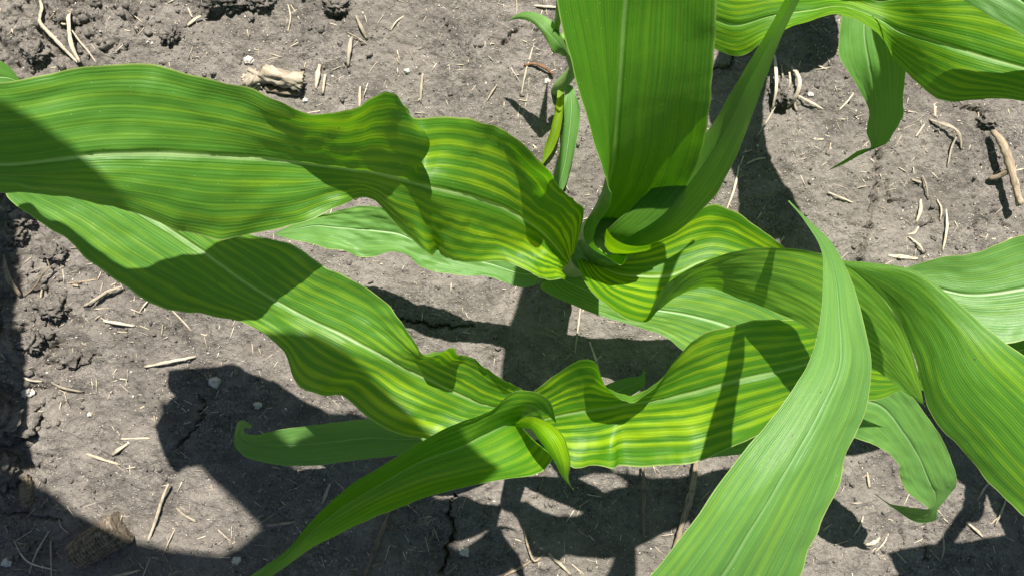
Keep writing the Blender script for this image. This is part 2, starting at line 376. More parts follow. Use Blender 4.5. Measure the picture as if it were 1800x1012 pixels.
def tube(pts, rad, sides=10, flat=1.0, ragged=0.0, taper_end=True, uvs=4.0, gnarl=0.0):
    """swept tube through pts (m) with per point radii -> V, F, uv"""
    pts = np.array(pts, float); rad = np.array(rad, float)
    seg = np.maximum(np.linalg.norm(pts[1:]-pts[:-1], axis=1), 1e-5); T = np.concatenate([[0], np.cumsum(seg)])
    n = max(len(pts)*3, int(T[-1]/.004), 5); n = min(n, 90); t = np.linspace(0, T[-1], n)
    C = hermite(T, pts, t) if len(pts) > 1 else pts; R = np.interp(t, T, rad)
    tan = np.gradient(C, axis=0); tan /= np.linalg.norm(tan, axis=1, keepdims=True)
    upv = np.array([0, 0, 1.0]); side = np.cross(tan, upv); nn = np.linalg.norm(side, axis=1, keepdims=True)
    side = np.where(nn > .05, side/np.maximum(nn, 1e-9), np.array([1.0, 0, 0])); nor = np.cross(side, tan); nor /= np.linalg.norm(nor, axis=1, keepdims=True)
    V = []; uv = []
    for i in range(n):
        for j in range(sides):
            a = 2*math.pi*j/sides; r = R[i]*(1+ragged*random.uniform(-1, 1)*(2.2 if i in (0, n-1) else 1))
            off = tan[i]*(R[i]*ragged*2*random.uniform(-1, 1) if i in (0, n-1) else 0)
            if gnarl: r *= 1 + gnarl*float(fbm(np.array([t[i]*160.0+R[i]*900]), np.array([a*1.3 + pts[0][0]*70]), 3)[0])
            V.append(C[i]+side[i]*math.cos(a)*r + nor[i]*math.sin(a)*r*flat + off); uv.append((j/sides*uvs/4, t[i]))
    F = []
    for i in range(n-1):
        for j in range(sides):
            F.append((i*sides+j, i*sides+(j+1) % sides, (i+1)*sides+(j+1) % sides, (i+1)*sides+j))
    b = len(V)
    for i in (0, n-1):                                          # caps as thin inward fans made of quads
        V.append(C[i] + tan[i]*(R[i]*.15 if i == 0 else -R[i]*.15)); uv.append((.5, t[i]))
        for j in range(0, sides, 2):
            q = (i*sides+j, i*sides+(j+1) % sides, i*sides+(j+2) % sides, len(V)-1)
            F.append(q[::-1] if i == 0 else q)
    return np.array(V), np.array(F), np.array(uv)
def stalk(plant, x, y, h, r0=.013, r1=.010, nodes=(.03, .08, .15)):
    ks = sorted(set([-.012, 0.0, h] + [q for n in nodes for q in (n-.006, n, n+.006) if n < h]))
    rr = [(r0+(r1-r0)*max(q, 0)/h)*(1.16 if any(abs(q-n) < .001 for n in nodes) else 1) for q in ks]
    pts = [(x-plant.location[0], y-plant.location[1], q-plant.location[2]) for q in ks]
    V, F, uv = tube(pts, rr, 16)
    return mesh_np('stalk', V, F, STALK, plant, uv)
def lean_stalk(plant, x, y, h, bx, by, r0=.014, r1=.011):
    ox, oy, oz = plant.location
    q = lambda k, z: (bx+(x-bx)*k-ox, by+(y-by)*k-oy, z-oz)
    V, F, uv = tube([q(0, -.012), q(0, .012), q(.22, .30*h), q(.62, .62*h), q(1, h)], [r0, r0, r0*1.04, (r0+r1)/2, r1], 16)
    return mesh_np('stalk', V, F, STALK, plant, uv)
def plant_at(x, y, label, name='corn_plant', cat='corn plant', group='young corn plants in the field'):
    e = empty(name, (x, y, float(ground_z(x, y))))
    return tag(e, label, cat, group)
bpy.context.view_layer.update()

# ================================================================== the corn plants
AX, AY = P(1035, 447, .27)[:2]
BX, BY = P(935, 738, .27)[:2]
# ---- plant A: large plant in the middle
A = plant_at(AX, AY, 'large corn plant in the middle whose broad upright leaf runs off the top edge')
stalk(A, AX, AY, .262, .014, .012)
leaf(A, [   # long rippled leaf to the left edge
 [(1012,440,.27),(1005,450,.265),(1000,462,.262),(993,471,.266),(985,480,.27)],
 [(1025,380,.300),(1005,412,.284),(985,442,.270),(984,468,.288),(993,489,.302)],
 [(1008,346,.325),(985,380,.300),(956,412,.283),(948,453,.284),(962,492,.302)],
 [(976,318,.332),(950,354,.310),(925,390,.298),(914,437,.284),(927,477,.287)],
 [(967,299,.354),(936,338,.319),(905,378,.303),(886,425,.288),(893,461,.285)],
 [(900,236,.352),(885,300,.328),(865,360,.312),(845,415,.296),(834,463,.286)],
 [(832,210,.350),(818,278,.335),(800,341,.325),(788,400,.305),(787,454,.282)],
 [(772,207,.342),(766,275,.335),(752,330,.333),(750,386,.311),(766,441,.280)],
 [(731,209,.337),(738,278,.333),(731,324,.336),(735,374,.320),(758,450,.300)],
 [(718,186,.386),(754,258,.368),(704,317,.342),(697,360,.330),(722,416,.306)],
 [(687,166,.406),(681,240,.373),(658,307,.346),(652,333,.337),(663,352,.327)],
 [(622,192,.405),(608,250,.372),(592,298,.352),(596,330,.346),(600,358,.340)],
 [(545,194,.400),(533,245,.376),(520,287,.360),(524,345,.353),(530,392,.345)],
 [(400,145,.405),(400,212,.393),(400,277,.382),(396,350,.373),(390,420,.358)],
 [(200,112,.422),(200,190,.413),(200,272,.405),(198,322,.400),(195,366,.392)],
 [(0,143,.424),(0,215,.418),(0,290,.413),(0,312,.411),(0,333,.405)],
 [(-130,105,.408),(-140,190,.403),(-145,270,.400),(-140,320,.398),(-130,362,.394)],
 [(-190,140,.392),(-203,200,.390),(-208,260,.389),(-203,310,.389),(-190,350,.388)],
 [(-225,250,.385)]], chl=(1.5,.0), gla=(.0,.45), ruffle=.0018, crinkle=.0009)
leaf(A, [   # broad upright leaf, its left margin rolled round the whorl
 [(1105,446,.287),(1052,444,.272),(1048,405,.258),(1085,388,.268),(1130,402,.283)],
 [(1093,466,.297),(1036,430,.284),(1053,385,.276),(1100,370,.288),(1152,385,.300)],
 [(1046,430,.312),(1026,402,.304),(1063,350,.305),(1130,340,.318),(1192,350,.330)],
 [(1048,396,.335),(1046,370,.328),(1072,320,.332),(1150,300,.343),(1217,310,.358)],
 [(1073,358,.358),(1062,335,.350),(1080,285,.356),(1165,255,.368),(1236,250,.385)],
 [(1068,322,.372),(1070,298,.366),(1085,220,.380),(1170,195,.392),(1247,188,.410)],
 [(1044,250,.388),(1065,222,.387),(1090,140,.402),(1180,125,.412),(1254,110,.428)],
 [(1006,115,.415),(1045,90,.416),(1098,20,.425),(1185,10,.433),(1258,0,.448)],
 [(975,-30,.436),(1025,-60,.440),(1112,-100,.447),(1190,-110,.453),(1265,-120,.460)],
 [(990,-250,.450),(1050,-270,.455),(1132,-290,.460),(1200,-290,.463),(1262,-300,.465)],
 [(1090,-560,.440),(1110,-570,.441),(1140,-580,.442),(1170,-580,.443),(1200,-580,.444)],
 [(1160,-760,.40)]], chl=(.22,.0), gla=(.0,.1), ruffle=.0006, ribc=.4)
local_sheath = tube([(x_-AX, y_-AY, z_) for x_, y_, z_ in (P(1046,440,.17), P(1052,436,.215), P(1066,424,.25), P(1078,414,.272))], [.015, .021, .0215, .019], 24)
mesh_np('sheath', local_sheath[0], local_sheath[1], STALK, A, local_sheath[2])
leaf(A, [   # collar of the next leaf round the narrow one
 [(1066,402,.316),(1064,416,.302),(1062,432,.280)],
 [(1076,416,.318),(1073,430,.304),(1072,444,.280)],
 [(1092,427,.318),(1090,438,.304),(1092,448,.282)],
 [(1115,432,.316),(1114,440,.304),(1116,448,.284)],
 [(1145,430,.312),(1144,434,.306),(1144,438,.30)]], chl=(2.0,1.6), gla=(0,0), ruffle=.0003, nu=14, rib=False, name='leaf_collar')
leaf(A, [   # narrow folded leaf leaning to the upper right
 [(1068,434,.272),(1088,432,.290),(1115,438,.272)],
 [(1062,412,.290),(1112,414,.308),(1155,424,.290)],
 [(1100,376,.310),(1158,384,.327),(1204,398,.303)],
 [(1160,316,.332),(1205,330,.347),(1254,346,.320)],
 [(1238,236,.368),(1263,248,.379),(1296,273,.352)],
 [(1300,138,.410),(1316,144,.418),(1329,184,.388)],
 [(1344,64,.445),(1357,68,.450),(1367,82,.432)],
 [(1379,0,.478),(1390,3,.481),(1404,6,.468)],
 [(1420,-70,.510),(1430,-70,.510),(1440,-70,.500)],
 [(1460,-130,.53)]], chl=(.30,.1), gla=(.2,.6), ruffle=.0004, nu=28, rib=False, crease=True)
leaf(A, [   # bright striped leaf to the right
 [(1052,438,.262),(1036,452,.258),(1014,456,.266)],
 [(1130,425,.270),(1080,478,.266),(1034,502,.286)],
 [(1185,398,.280),(1130,484,.270),(1075,542,.302)],
 [(1240,364,.285),(1178,482,.274),(1131,567,.318)],
 [(1290,370,.285),(1235,458,.276),(1168,522,.322)],
 [(1340,405,.280),(1290,460,.274),(1225,492,.302)],
 [(1388,442,.275),(1350,478,.268),(1300,505,.280)],
 [(1440,480,.265),(1420,500,.260),(1390,525,.262)],
 [(1500,540,.25)]], chl=(1.2,.9), gla=(.0,.15), ruffle=.0012)
leaf(A, [   # twisted leaf that shows its lower side as it passes to the right
 [(1052,468,.225),(1045,474,.220),(1036,480,.225)],
 [(1108,538,.265),(1114,545,.262),(1122,552,.26)],
 [(1134,562,.318),(1142,555,.302),(1152,548,.287)],
 [(1167,508,.345),(1186,515,.327),(1206,512,.307)],
 [(1210,472,.357),(1226,487,.338),(1246,504,.320)],
 [(1300,441,.368),(1296,482,.350),(1300,524,.333)],
 [(1400,438,.372),(1392,500,.358),(1394,562,.343)],
 [(1492,466,.372),(1476,545,.356),(1468,612,.343)],
 [(1562,536,.366),(1546,592,.353),(1540,650,.338)],
 [(1604,620,.350),(1592,652,.343),(1588,688,.333)],
 [(1626,714,.33)]], chl=(.75,.7), gla=(.0,.2), under_up=True, ruffle=.0008, rib=False)
leaf(A, [   # low leaf under the two above
 [(990,462,0.104),(975,475,0.099),(965,486,0.104)],
 [(1012,470,0.110),(990,490,0.104),(950,500,0.104)],
 [(1090,480,0.113),(1050,518,0.107),(1005,536,0.104)],
 [(1180,480,0.115),(1125,540,0.109),(1092,566,0.107)],
 [(1270,480,0.115),(1205,553,0.110),(1165,590,0.106)],
 [(1345,510,0.112),(1275,572,0.108),(1235,645,0.104)],
 [(1425,560,0.104),(1360,612,0.101),(1310,675,0.099)],
 [(1470,640,0.094),(1440,662,0.093),(1400,700,0.091)],
 [(1500,730,0.083)]], chl=(.55,.45), gla=(.6,.8), ruffle=.0012)
leaf(A, [   # lowest pale blue green leaf to the left
 [(985,450,.10),(990,463,.098),(985,476,.10)],
 [(940,462,.108),(935,482,.104),(930,504,.108)],
 [(870,440,.118),(865,465,.111),(862,489,.116)],
 [(805,420,.124),(800,448,.115),(790,481,.116)],
 [(745,392,.134),(745,430,.119),(740,470,.118)],
 [(700,368,.132),(700,412,.119),(700,446,.128)],
 [(650,362,.126),(645,405,.116),(642,452,.114)],
 [(605,368,.118),(595,400,.112),(590,440,.120)],
 [(560,382,.110),(550,397,.107),(545,428,.110)],
 [(515,396,.102),(510,405,.102),(508,420,.104)],
 [(480,412,.095)]], chl=(.12,.2), gla=(1.0,1.0), ruffle=.003)

# ---- plant B: smaller plant in front
B = plant_at(BX, BY, 'corn plant below the middle with a tightly rolled new leaf in its whorl')
bx_, by_ = G2(932, 745)
lean_stalk(B, BX, BY, .225, bx_, by_, .0135, .0105)
leaf(B, [   # long rippled leaf to the upper left
 [(925,690,.262),(915,718,.255),(908,748,.26)],
 [(882,662,.284),(850,712,.264),(805,776,.272)],
 [(838,634,.294),(800,691,.270),(742,768,.270)],
 [(806,625,.300),(757,671,.274),(692,760,.275)],
 [(795,607,.330),(727,657,.277),(650,737,.275)],
 [(752,622,.312),(690,638,.280),(603,696,.273)],
 [(724,592,.298),(650,615,.283),(560,692,.289)],
 [(688,543,.294),(600,588,.285),(521,672,.292)],
 [(625,491,.295),(540,560,.284),(496,614,.284)],
 [(562,464,.302),(480,528,.282),(440,572,.274)],
 [(510,428,.290),(420,490,.279),(365,553,.270)],
 [(430,408,.284),(355,443,.279),(288,540,.272)],
 [(340,350,.287),(280,393,.283),(195,489,.276)],
 [(240,290,.290),(190,340,.286),(118,424,.281)],
 [(125,265,.292),(75,302,.289),(12,345,.286)],
 [(12,295,.284)]], chl=(1.4,.10), gla=(.0,.6), ruffle=.0018, crinkle=.0007)
leaf(B, [   # youngest open leaf, wrapped round the whorl, to the lower left
 [(978,744,.292),(956,728,.286),(916,742,.266),(940,774,.276),(974,800,.288)],
 [(966,706,.312),(932,713,.303),(900,744,.280),(922,792,.288),(962,820,.295)],
 [(908,688,.319),(881,722,.309),(855,765,.296),(875,815,.300),(932,834,.307)],
 [(862,722,.319),(835,745,.313),(815,785,.308),(822,826,.309),(852,850,.320)],
 [(790,748,.329),(765,775,.324),(745,810,.320),(745,846,.321),(760,870,.336)],
 [(700,800,.339),(685,825,.334),(672,850,.331),(670,876,.334),(682,898,.349)],
 [(602,862,.346),(596,882,.343),(590,900,.341),(592,919,.346),(602,934,.358)],
 [(549,914,.349),(546,925,.347),(543,938,.347),(541,950,.351),(547,963,.358)],
 [(510,960,.346),(508,966,.345),(506,974,.345),(506,982,.347),(512,988,.351)],
 [(442,1010,.335),(448,1012,.334),(455,1014,.334),(462,1015,.335),(474,1014,.337)],
 [(355,1080,.30)]], chl=(.55,.15), gla=(.0,.45), ruffle=.0006, ribc=.4)
leaf(B, [   # broad leaf to the right
 [(930,694,.262),(955,738,.252),(985,798,.26)],
 [(988,652,.288),(1000,728,.262),(1006,819,.272)],
 [(1040,636,.320),(1045,722,.268),(1050,821,.276)],
 [(1062,677,.318),(1074,718,.270),(1077,824,.282)],
 [(1086,697,.308),(1096,714,.272),(1090,817,.270)],
 [(1111,706,.302),(1120,711,.275),(1126,820,.272)],
 [(1140,684,.306),(1152,706,.278),(1165,817,.275)],
 [(1200,611,.315),(1211,693,.283),(1216,812,.280)],
 [(1295,571,.315),(1297,670,.290),(1290,785,.279)],
 [(1390,563,.306),(1390,650,.290),(1362,748,.275)],
 [(1480,568,.295),(1475,628,.283),(1450,712,.270)],
 [(1560,610,.280),(1550,640,.272),(1540,702,.262)],
 [(1612,660,.260),(1606,668,.258),(1600,683,.255)],
 [(1640,690,.245)]], chl=(1.4,.55), gla=(.0,.2), ruffle=.0014, crinkle=.0006, ribc=.75)
leaf(B, [   # lower leaf to the right, its twisted tip showing
 [(942,730,.150),(937,738,.145),(934,746,.15)],
 [(1060,720,.170),(1050,750,.164),(1040,780,.166)],
 [(1180,738,.190),(1180,775,.184),(1180,809,.181)],
 [(1290,720,.195),(1290,760,.189),(1288,800,.185)],
 [(1420,670,.200),(1420,720,.194),(1410,778,.190)],
 [(1570,672,.195),(1545,712,.188),(1503,770,.184)],
 [(1626,724,.180),(1590,762,.176),(1548,786,.180)],
 [(1662,783,.166),(1614,800,.163),(1577,812,.172)],
 [(1681,840,.150),(1634,846,.150),(1583,838,.158)],
 [(1672,868,.135),(1646,874,.137),(1606,873,.150)],
 [(1648,896,.124),(1641,894,.127),(1632,893,.138)],
 [(1646,914,.112),(1628,905,.116),(1612,893,.126)],
 [(1612,918,.100),(1600,903,.104),(1590,889,.110)],
 [(1572,893,.094),(1566,889,.096),(1562,883,.10)],
 [(1538,867,.085)]], chl=(.15,.25), gla=(.9,1.0), ruffle=.0012, ribc=.5)
leaf(B, [   # lower leaf to the left with a curled tip, in the shade
 [(936,734,.10),(930,742,.098),(926,750,.10)],
 [(800,735,.125),(805,762,.117),(810,790,.12)],
 [(715,752,.125),(720,772,.116),(725,797,.120)],
 [(650,736,.122),(650,770,.112),(650,805,.116)],
 [(560,747,.112),(560,779,.106),(560,816,.110)],
 [(485,755,.104),(478,782,.098),(470,813,.100)],
 [(447,764,.102),(438,778,.093),(425,797,.092)],
 [(430,760,.100),(420,766,.090),(411,778,.086)],
 [(430,752,.104),(422,752,.096),(414,753,.086)],
 [(440,752,.112),(434,744,.106),(426,738,.097)],
 [(443,748,.114)]], chl=(.15,.1), gla=(1.0,1.0), ruffle=.0012, ribc=.5)
leaf(B, [   # small lowest leaf pointing away
 [(940,735,.06),(942,742,.058),(944,748,.06)],
 [(1035,690,.075),(1042,703,.072),(1048,715,.072)],
 [(1100,664,.085),(1103,680,.081),(1106,697,.08)],
 [(1126,660,.085),(1129,668,.083),(1133,676,.083)],
 [(1132,648,.092)]], chl=(.1,.1), gla=(.6,.6), ruffle=.001)
leaf(B, [   # rolled new leaf standing in the whorl
 [(906,738,.266),(903,745,.272),(908,752,.266)],
 [(930,732,.296),(926,742,.308),(928,752,.296)],
 [(948,735,.314),(940,746,.326),(938,758,.312)],
 [(968,744,.324),(953,754,.334),(944,768,.320)],
 [(988,762,.330),(970,774,.338),(957,785,.326)],
 [(1002,805,.328),(986,808,.334),(972,807,.324)],
 [(999,838,.318),(992,838,.320),(986,834,.315)],
 [(1008,860,.30)]], chl=(2.2,1.6), gla=(.0,.0), ruffle=.0004, nu=20, rib=False, name='rolled_leaf')

# ---- plant C: at the top right
CX, CY = .30, .46
Cp = plant_at(CX, CY, 'corn plant at the top edge with one blue green leaf hanging to a twisted tip')
stalk(Cp, CX, CY, .21, .013, .011)
leaf(Cp, [   # hanging leaf with a twisted tip
 [('w',.305,.450,.20),('w',.300,.455,.196),('w',.295,.450,.20)],
 [('w',.250,.415,.235),('w',.270,.420,.23),('w',.295,.420,.235)],
 [('w',.222,.335,.255),('w',.250,.335,.25),('w',.280,.335,.255)],
 [(1490,-50,.225),(1540,-60,.220),(1590,-70,.225)],
 [(1480,0,.216),(1525,0,.210),(1592,-5,.214)],
 [(1479,55,.212),(1520,58,.206),(1590,52,.210)],
 [(1478,105,.205),(1528,112,.199),(1592,122,.204)],
 [(1502,148,.190),(1536,152,.186),(1588,172,.192)],
 [(1526,192,.166),(1543,198,.165),(1588,198,.170)],
 [(1523,232,.140),(1540,234,.141),(1572,232,.148)],
 [(1529,262,.122),(1536,262,.122),(1549,257,.128)],
 [(1506,276,.108),(1510,270,.112),(1514,263,.118)],
 [(1482,289,.095),(1483,285,.098),(1485,281,.101)],
 [(1453,301,.085)]], chl=(.1,.1), gla=(.8,.8), ruffle=.0012, ribc=.45)
leaf(Cp, [[('w',.293,.452,.09),('w',.300,.452,.088),('w',.307,.452,.09)],[('w',.285,.365,.135),('w',.315,.362,.13),('w',.345,.365,.135)],  # unseen low leaf added to cast the shadow patch by the root clump
 [('w',.272,.295,.105),('w',.307,.290,.100),('w',.340,.300,.105)],[('w',.268,.272,.085),('w',.290,.268,.082),('w',.315,.275,.085)],[('w',.282,.262,.07)]], chl=(.1,.1), gla=(.9,.9))
HX, HY = .64, .17
Hp = plant_at(HX, HY, 'corn plant at the top right corner with a bright yellow striped leaf')
stalk(Hp, HX, HY, .275, .014, .011)
leaf(Hp, [   # striped leaf twisting across the top right, its tip behind the upright leaf
 [('w',.632,.178,.265),('w',.628,.170,.26),('w',.632,.162,.265)],
 [('w',.560,.205,.30),('w',.560,.170,.295),('w',.560,.138,.30)],
 [('w',.480,.212,.32),('w',.480,.175,.31),('w',.480,.142,.31)],
 [(2010,-10,.320),(1990,120,.310),(1960,205,.300)],
 [(1890,0,.315),(1885,138,.302),(1868,194,.290)],
 [(1785,-20,.310),(1785,116,.298),(1755,171,.287)],
 [(1712,-26,.302),(1705,93,.289),(1667,180,.277)],
 [(1650,-14,.292),(1640,73,.278),(1622,154,.258)],
 [(1592,-4,.275),(1575,52,.264),(1566,95,.250)],
 [(1550,4,.262),(1542,32,.262),(1546,63,.268)],
 [(1492,-15,.268),(1490,12,.262),(1492,28,.297)],
 [(1430,-24,.280),(1420,18,.276),(1402,44,.294)],
 [(1362,-22,.285),(1350,30,.276),(1338,76,.272)],
 [(1300,-20,.280),(1296,45,.270),(1302,99,.258)],
 [(1240,-30,.265),(1240,30,.260),(1248,82,.25)],
 [(1120,10,.20)]], chl=(.4,.6), gla=(.1,.1), ruffle=.0010, ribc=.9)
leaf(Hp, [   # blue green leaf crossing the top right corner
 [('w',.632,.160,.25),('w',.630,.170,.245),('w',.632,.180,.25)],
 [('w',.520,.130,.335),('w',.520,.165,.33),('w',.520,.20,.335)],
 [(1960,120,.330),(1975,75,.328),(1990,20,.330)],
 [(1820,72,.338),(1845,32,.345),(1870,-20,.350)],
 [(1735,26,.335),(1755,-20,.340),(1765,-70,.345)],
 [(1660,-22,.318),(1665,-50,.322),(1672,-75,.325)],
 [(1590,-70,.30)]], chl=(.2,.1), gla=(.7,.8), ruffle=.001)

# ---- plant D: stunted plant behind the upright leaf
DX, DY = P(981, 158, 0)[:2]
D = plant_at(DX, DY, 'small stunted corn plant on the soil behind the big upright leaf')
def local_tube(plant, pts, rad, mat, name, sides=12, parent=None):
    V, F, uv = tube([tuple(np.array(p) - np.array(plant.location)) for p in pts], rad, sides)
    return mesh_np(name, V, F, mat, parent or plant, uv)
local_tube(D, [P(978, 160, 0.002), P(986, 151, .018), P(1000, 134, .035), P(1012, 118, .05)], [.0058, .0068, .0060, .0050], STALK, 'stalk')
local_tube(D, [P(1010, 122, .048), P(1002, 98, .075), P(990, 62, .10)], [.0050, .0046, .003], STALK, 'stalk')
leaf(D, [[(1003,100,.085),(996,95,.09),(988,92,.085)],[(986,62,.104),(978,72,.107),(970,88,.104)],[(975,42,.110),(962,55,.112),(955,62,.108)],
 [(945,24,.108),(938,32,.109),(934,40,.106)],[(915,23,.098),(911,29,.099),(910,34,.096)],[(892,38,.085)]], chl=(.3,.3), gla=(.8,.9), nu=14)
leaf(D, [[(998,95,.085),(992,100,.082),(985,95,.085)],[(984,60,.105),(976,66,.102),(968,88,.098)],[(990,20,.13),(982,22,.128),(976,26,.125)],
 [(1000,-60,.16),(990,-58,.16),(982,-56,.16)],[(1000,-130,.15)]], chl=(.3,.3), gla=(.8,.9), nu=14)
leaf(D, [[(994,152,.032),(1000,150,.035),(1006,152,.032)],[(992,175,.038),(1004,172,.035),(1016,176,.038)],[(992,215,.036),(1003,214,.032),(1019,214,.036)],
 [(986,255,.03),(998,256,.026),(1012,255,.031)],[(980,290,.022),(992,292,.019),(1004,292,.023)],[(972,322,.014),(982,326,.012),(992,330,.014)],[(966,360,.008)]], chl=(.1,.1), gla=(.9,1.0), nu=14, ruffle=.002)
leaf(D, [[(980,158,.020),(985,156,.022),(990,158,.020)],[(978,180,.026),(985,180,.023),(992,181,.026)],[(968,225,.024),(976,226,.020),(985,228,.024)],
 [(958,258,.016),(965,260,.013),(973,262,.016)],[(952,292,.007)]], chl=(1.9,2.0), gla=(.3,.3), nu=12, ruffle=.002, label='yellowing spotted lower leaf')

# ---- plant E: in front, its big leaf crosses the lower right
E = plant_at(.056, -.335, 'corn plant whose big pale leaf rises from the bottom edge in front of the others')
stalk(E, .056, -.335, .30, .014, .012)
leaf(E, [
 [('w',.066,-.33,.29),('w',.056,-.335,.285),('w',.05,-.325,.29)],
 [(1000,1270,.395),(1100,1295,.385),(1205,1300,.395)],
 [(1075,1105,.450),(1190,1130,.452),(1322,1135,.450)],
 [(1146,1008,.468),(1265,1026,.474),(1402,1016,.464)],
 [(1215,920,.475),(1322,935,.481),(1446,908,.468)],
 [(1290,815,.476),(1385,828,.481),(1488,798,.465)],
 [(1372,712,.472),(1444,722,.474),(1521,718,.460)],
 [(1417,645,.465),(1478,640,.466),(1531,638,.455)],
 [(1440,570,.455),(1476,556,.453),(1510,540,.445)],
 [(1447,490,.440),(1469,486,.438),(1487,470,.430)],
 [(1441,430,.425),(1450,430,.421),(1461,425,.415)],
 [(1412,385,.410),(1418,387,.409),(1425,390,.406)],
 [(1386,353,.395)]], chl=(.8,.2), gla=(.5,1.0), ruffle=.0008, ribc=.25)
leaf(E, [[('w',.066,-.34,.22),('w',.06,-.345,.21),('w',.056,-.35,.22)],[('w',.16,-.40,.30),('w',.14,-.43,.29),('w',.12,-.46,.30)],[('w',.28,-.45,.28),('w',.26,-.48,.27),('w',.24,-.51,.28)],[('w',.38,-.56,.16)]], chl=(.5,.3))

# ---- plant F: beyond the right edge
FX, FY = .50, -.07
Fp = plant_at(FX, FY, 'corn plant at the right edge whose wide arching leaf covers the lower right corner')
stalk(Fp, FX, FY, .28, .014, .012)
leaf(Fp, [   # arching leaf, tip hidden behind the big pale leaf
 [('w',.500,-.062,.272),('w',.492,-.07,.265),('w',.500,-.08,.272)],
 [('w',.440,-.090,.345),('w',.425,-.118,.340),('w',.415,-.148,.340)],
 [(1960,800,.408),(1885,850,.402),(1802,906,.385)],
 [(1860,684,.415),(1780,738,.410),(1690,790,.388)],
 [(1766,602,.415),(1700,650,.410),(1628,706,.390)],
 [(1700,547,.410),(1662,580,.405),(1604,620,.388)],
 [(1602,473,.402),(1582,500,.396),(1563,538,.384)],
 [(1535,462,.392),(1518,474,.389),(1506,480,.385)],
 [(1460,456,.375)]], chl=(.55,.35), gla=(.15,.3), ruffle=.0008, rib=False)
leaf(Fp, [   # pale leaf behind it
 [('w',.500,-.055,.20),('w',.492,-.065,.196),('w',.490,-.075,.20)],
 [(2000,372,.245),(2010,455,.235),(2000,545,.24)],
 [(1900,390,.240),(1905,480,.232),(1890,572,.236)],
 [(1800,414,.232),(1800,508,.225),(1765,602,.228)],
 [(1710,444,.222),(1700,518,.216),(1680,580,.218)],
 [(1645,455,.212),(1630,505,.206),(1610,560,.208)],
 [(1570,480,.195),(1560,510,.192),(1550,540,.192)],
 [(1480,530,.17)]], chl=(.25,.2), gla=(.8,.95), ruffle=.001)
leaf(Fp, [[('w',.49,-.07,.14),('w',.485,-.08,.138),('w',.49,-.09,.14)],[(1930,560,.16),(1930,610,.155),(1930,660,.16)],[(1830,575,.15),(1830,610,.147),(1830,645,.15)],[(1770,600,.14),(1770,620,.138),(1770,640,.14)],[(1690,640,.12)]], chl=(.1,.1), gla=(.8,.8))

leaf(Fp, [[('w',.502,-.06,.24),('w',.496,-.063,.238),('w',.490,-.068,.24)],[('w',.478,.045,.335),('w',.460,.038,.33),('w',.442,.030,.335)],  # unseen leaf added to cast the narrow shadow strip on the upper right soil
 [('w',.418,.140,.325),('w',.402,.128,.32),('w',.384,.116,.325)],[('w',.338,.240,.315),('w',.324,.227,.312),('w',.310,.213,.315)],[('w',.306,.282,.30),('w',.293,.275,.298),('w',.280,.266,.30)],[('w',.264,.335,.28)]], chl=(.4,.2), gla=(.3,.5))

leaf(Fp, [[('w',.506,-.076,.17),('w',.502,-.082,.168),('w',.498,-.088,.17)],[('w',.565,-.085,.275),('w',.550,-.135,.27),('w',.548,-.19,.275)],[('w',.490,-.098,.285),('w',.485,-.15,.28),('w',.480,-.205,.285)],[('w',.445,-.108,.275),('w',.440,-.135,.272),('w',.437,-.165,.275)],[('w',.408,-.125,.26)]], chl=(.4,.2), gla=(.3,.5))  # unseen leaf added to shade the soil in the bottom right corner

# ---- plant G: beyond the left edge, made tall with unseen leaves added to cast shade
GXp, GYp = -.78, .13
Gp = plant_at(GXp, GYp, 'tall corn plant showing one leaf tip at the left edge, its unseen leaves added to cast shade')
stalk(Gp, GXp, GYp, .76, .017, .012, nodes=(.03, .09, .17, .27, .38, .52, .64))
leaf(Gp, [   # the visible tip
 [('w',-.775,.140,.24),('w',-.77,.13,.235),('w',-.775,.12,.24)],
 [('w',-.68,.195,.20),('w',-.68,.165,.19),('w',-.68,.135,.20)],
 [('w',-.58,.230,.18),('w',-.58,.195,.17),('w',-.58,.165,.18)],
 [(-90,70,.15),(-90,125,.145),(-90,175,.15)],[(-20,100,.13),(-15,135,.127),(-20,165,.13)],[(15,116,.12),(18,138,.118),(12,155,.12)],[(42,150,.11)]], chl=(.1,.1), gla=(.5,.5))
leaf(Gp, [   # unseen high leaf, curled back, added to cast the camera holder's shadow
 [('w',-.775,.14,.74),('w',-.77,.13,.735),('w',-.775,.12,.74)],
 [('w',-.64,.300,.83),('w',-.64,.245,.82),('w',-.64,.19,.83)],
 [('w',-.52,.335,.86),('w',-.52,.270,.85),('w',-.52,.20,.86)],
 [('w',-.43,.292,.86),('w',-.43,.230,.85),('w',-.43,.17,.86)],
 [('w',-.345,.240,.86),('w',-.345,.185,.85),('w',-.345,.13,.86)],
 [('w',-.25,.222,.86),('w',-.25,.170,.85),('w',-.25,.12,.86)],
 [('w',-.190,.228,.86),('w',-.150,.190,.85),('w',-.10,.15,.86)],
 [('w',-.200,.248,.86),('w',-.160,.268,.85),('w',-.122,.272,.86)],
 [('w',-.235,.282,.86),('w',-.198,.307,.85),('w',-.172,.318,.86)],
 [('w',-.280,.327,.86),('w',-.245,.345,.85),('w',-.228,.348,.86)],
 [('w',-.303,.358,.86),('w',-.278,.367,.855),('w',-.262,.364,.86)],
 [('w',-.306,.382,.86)]], chl=(.5,.3))
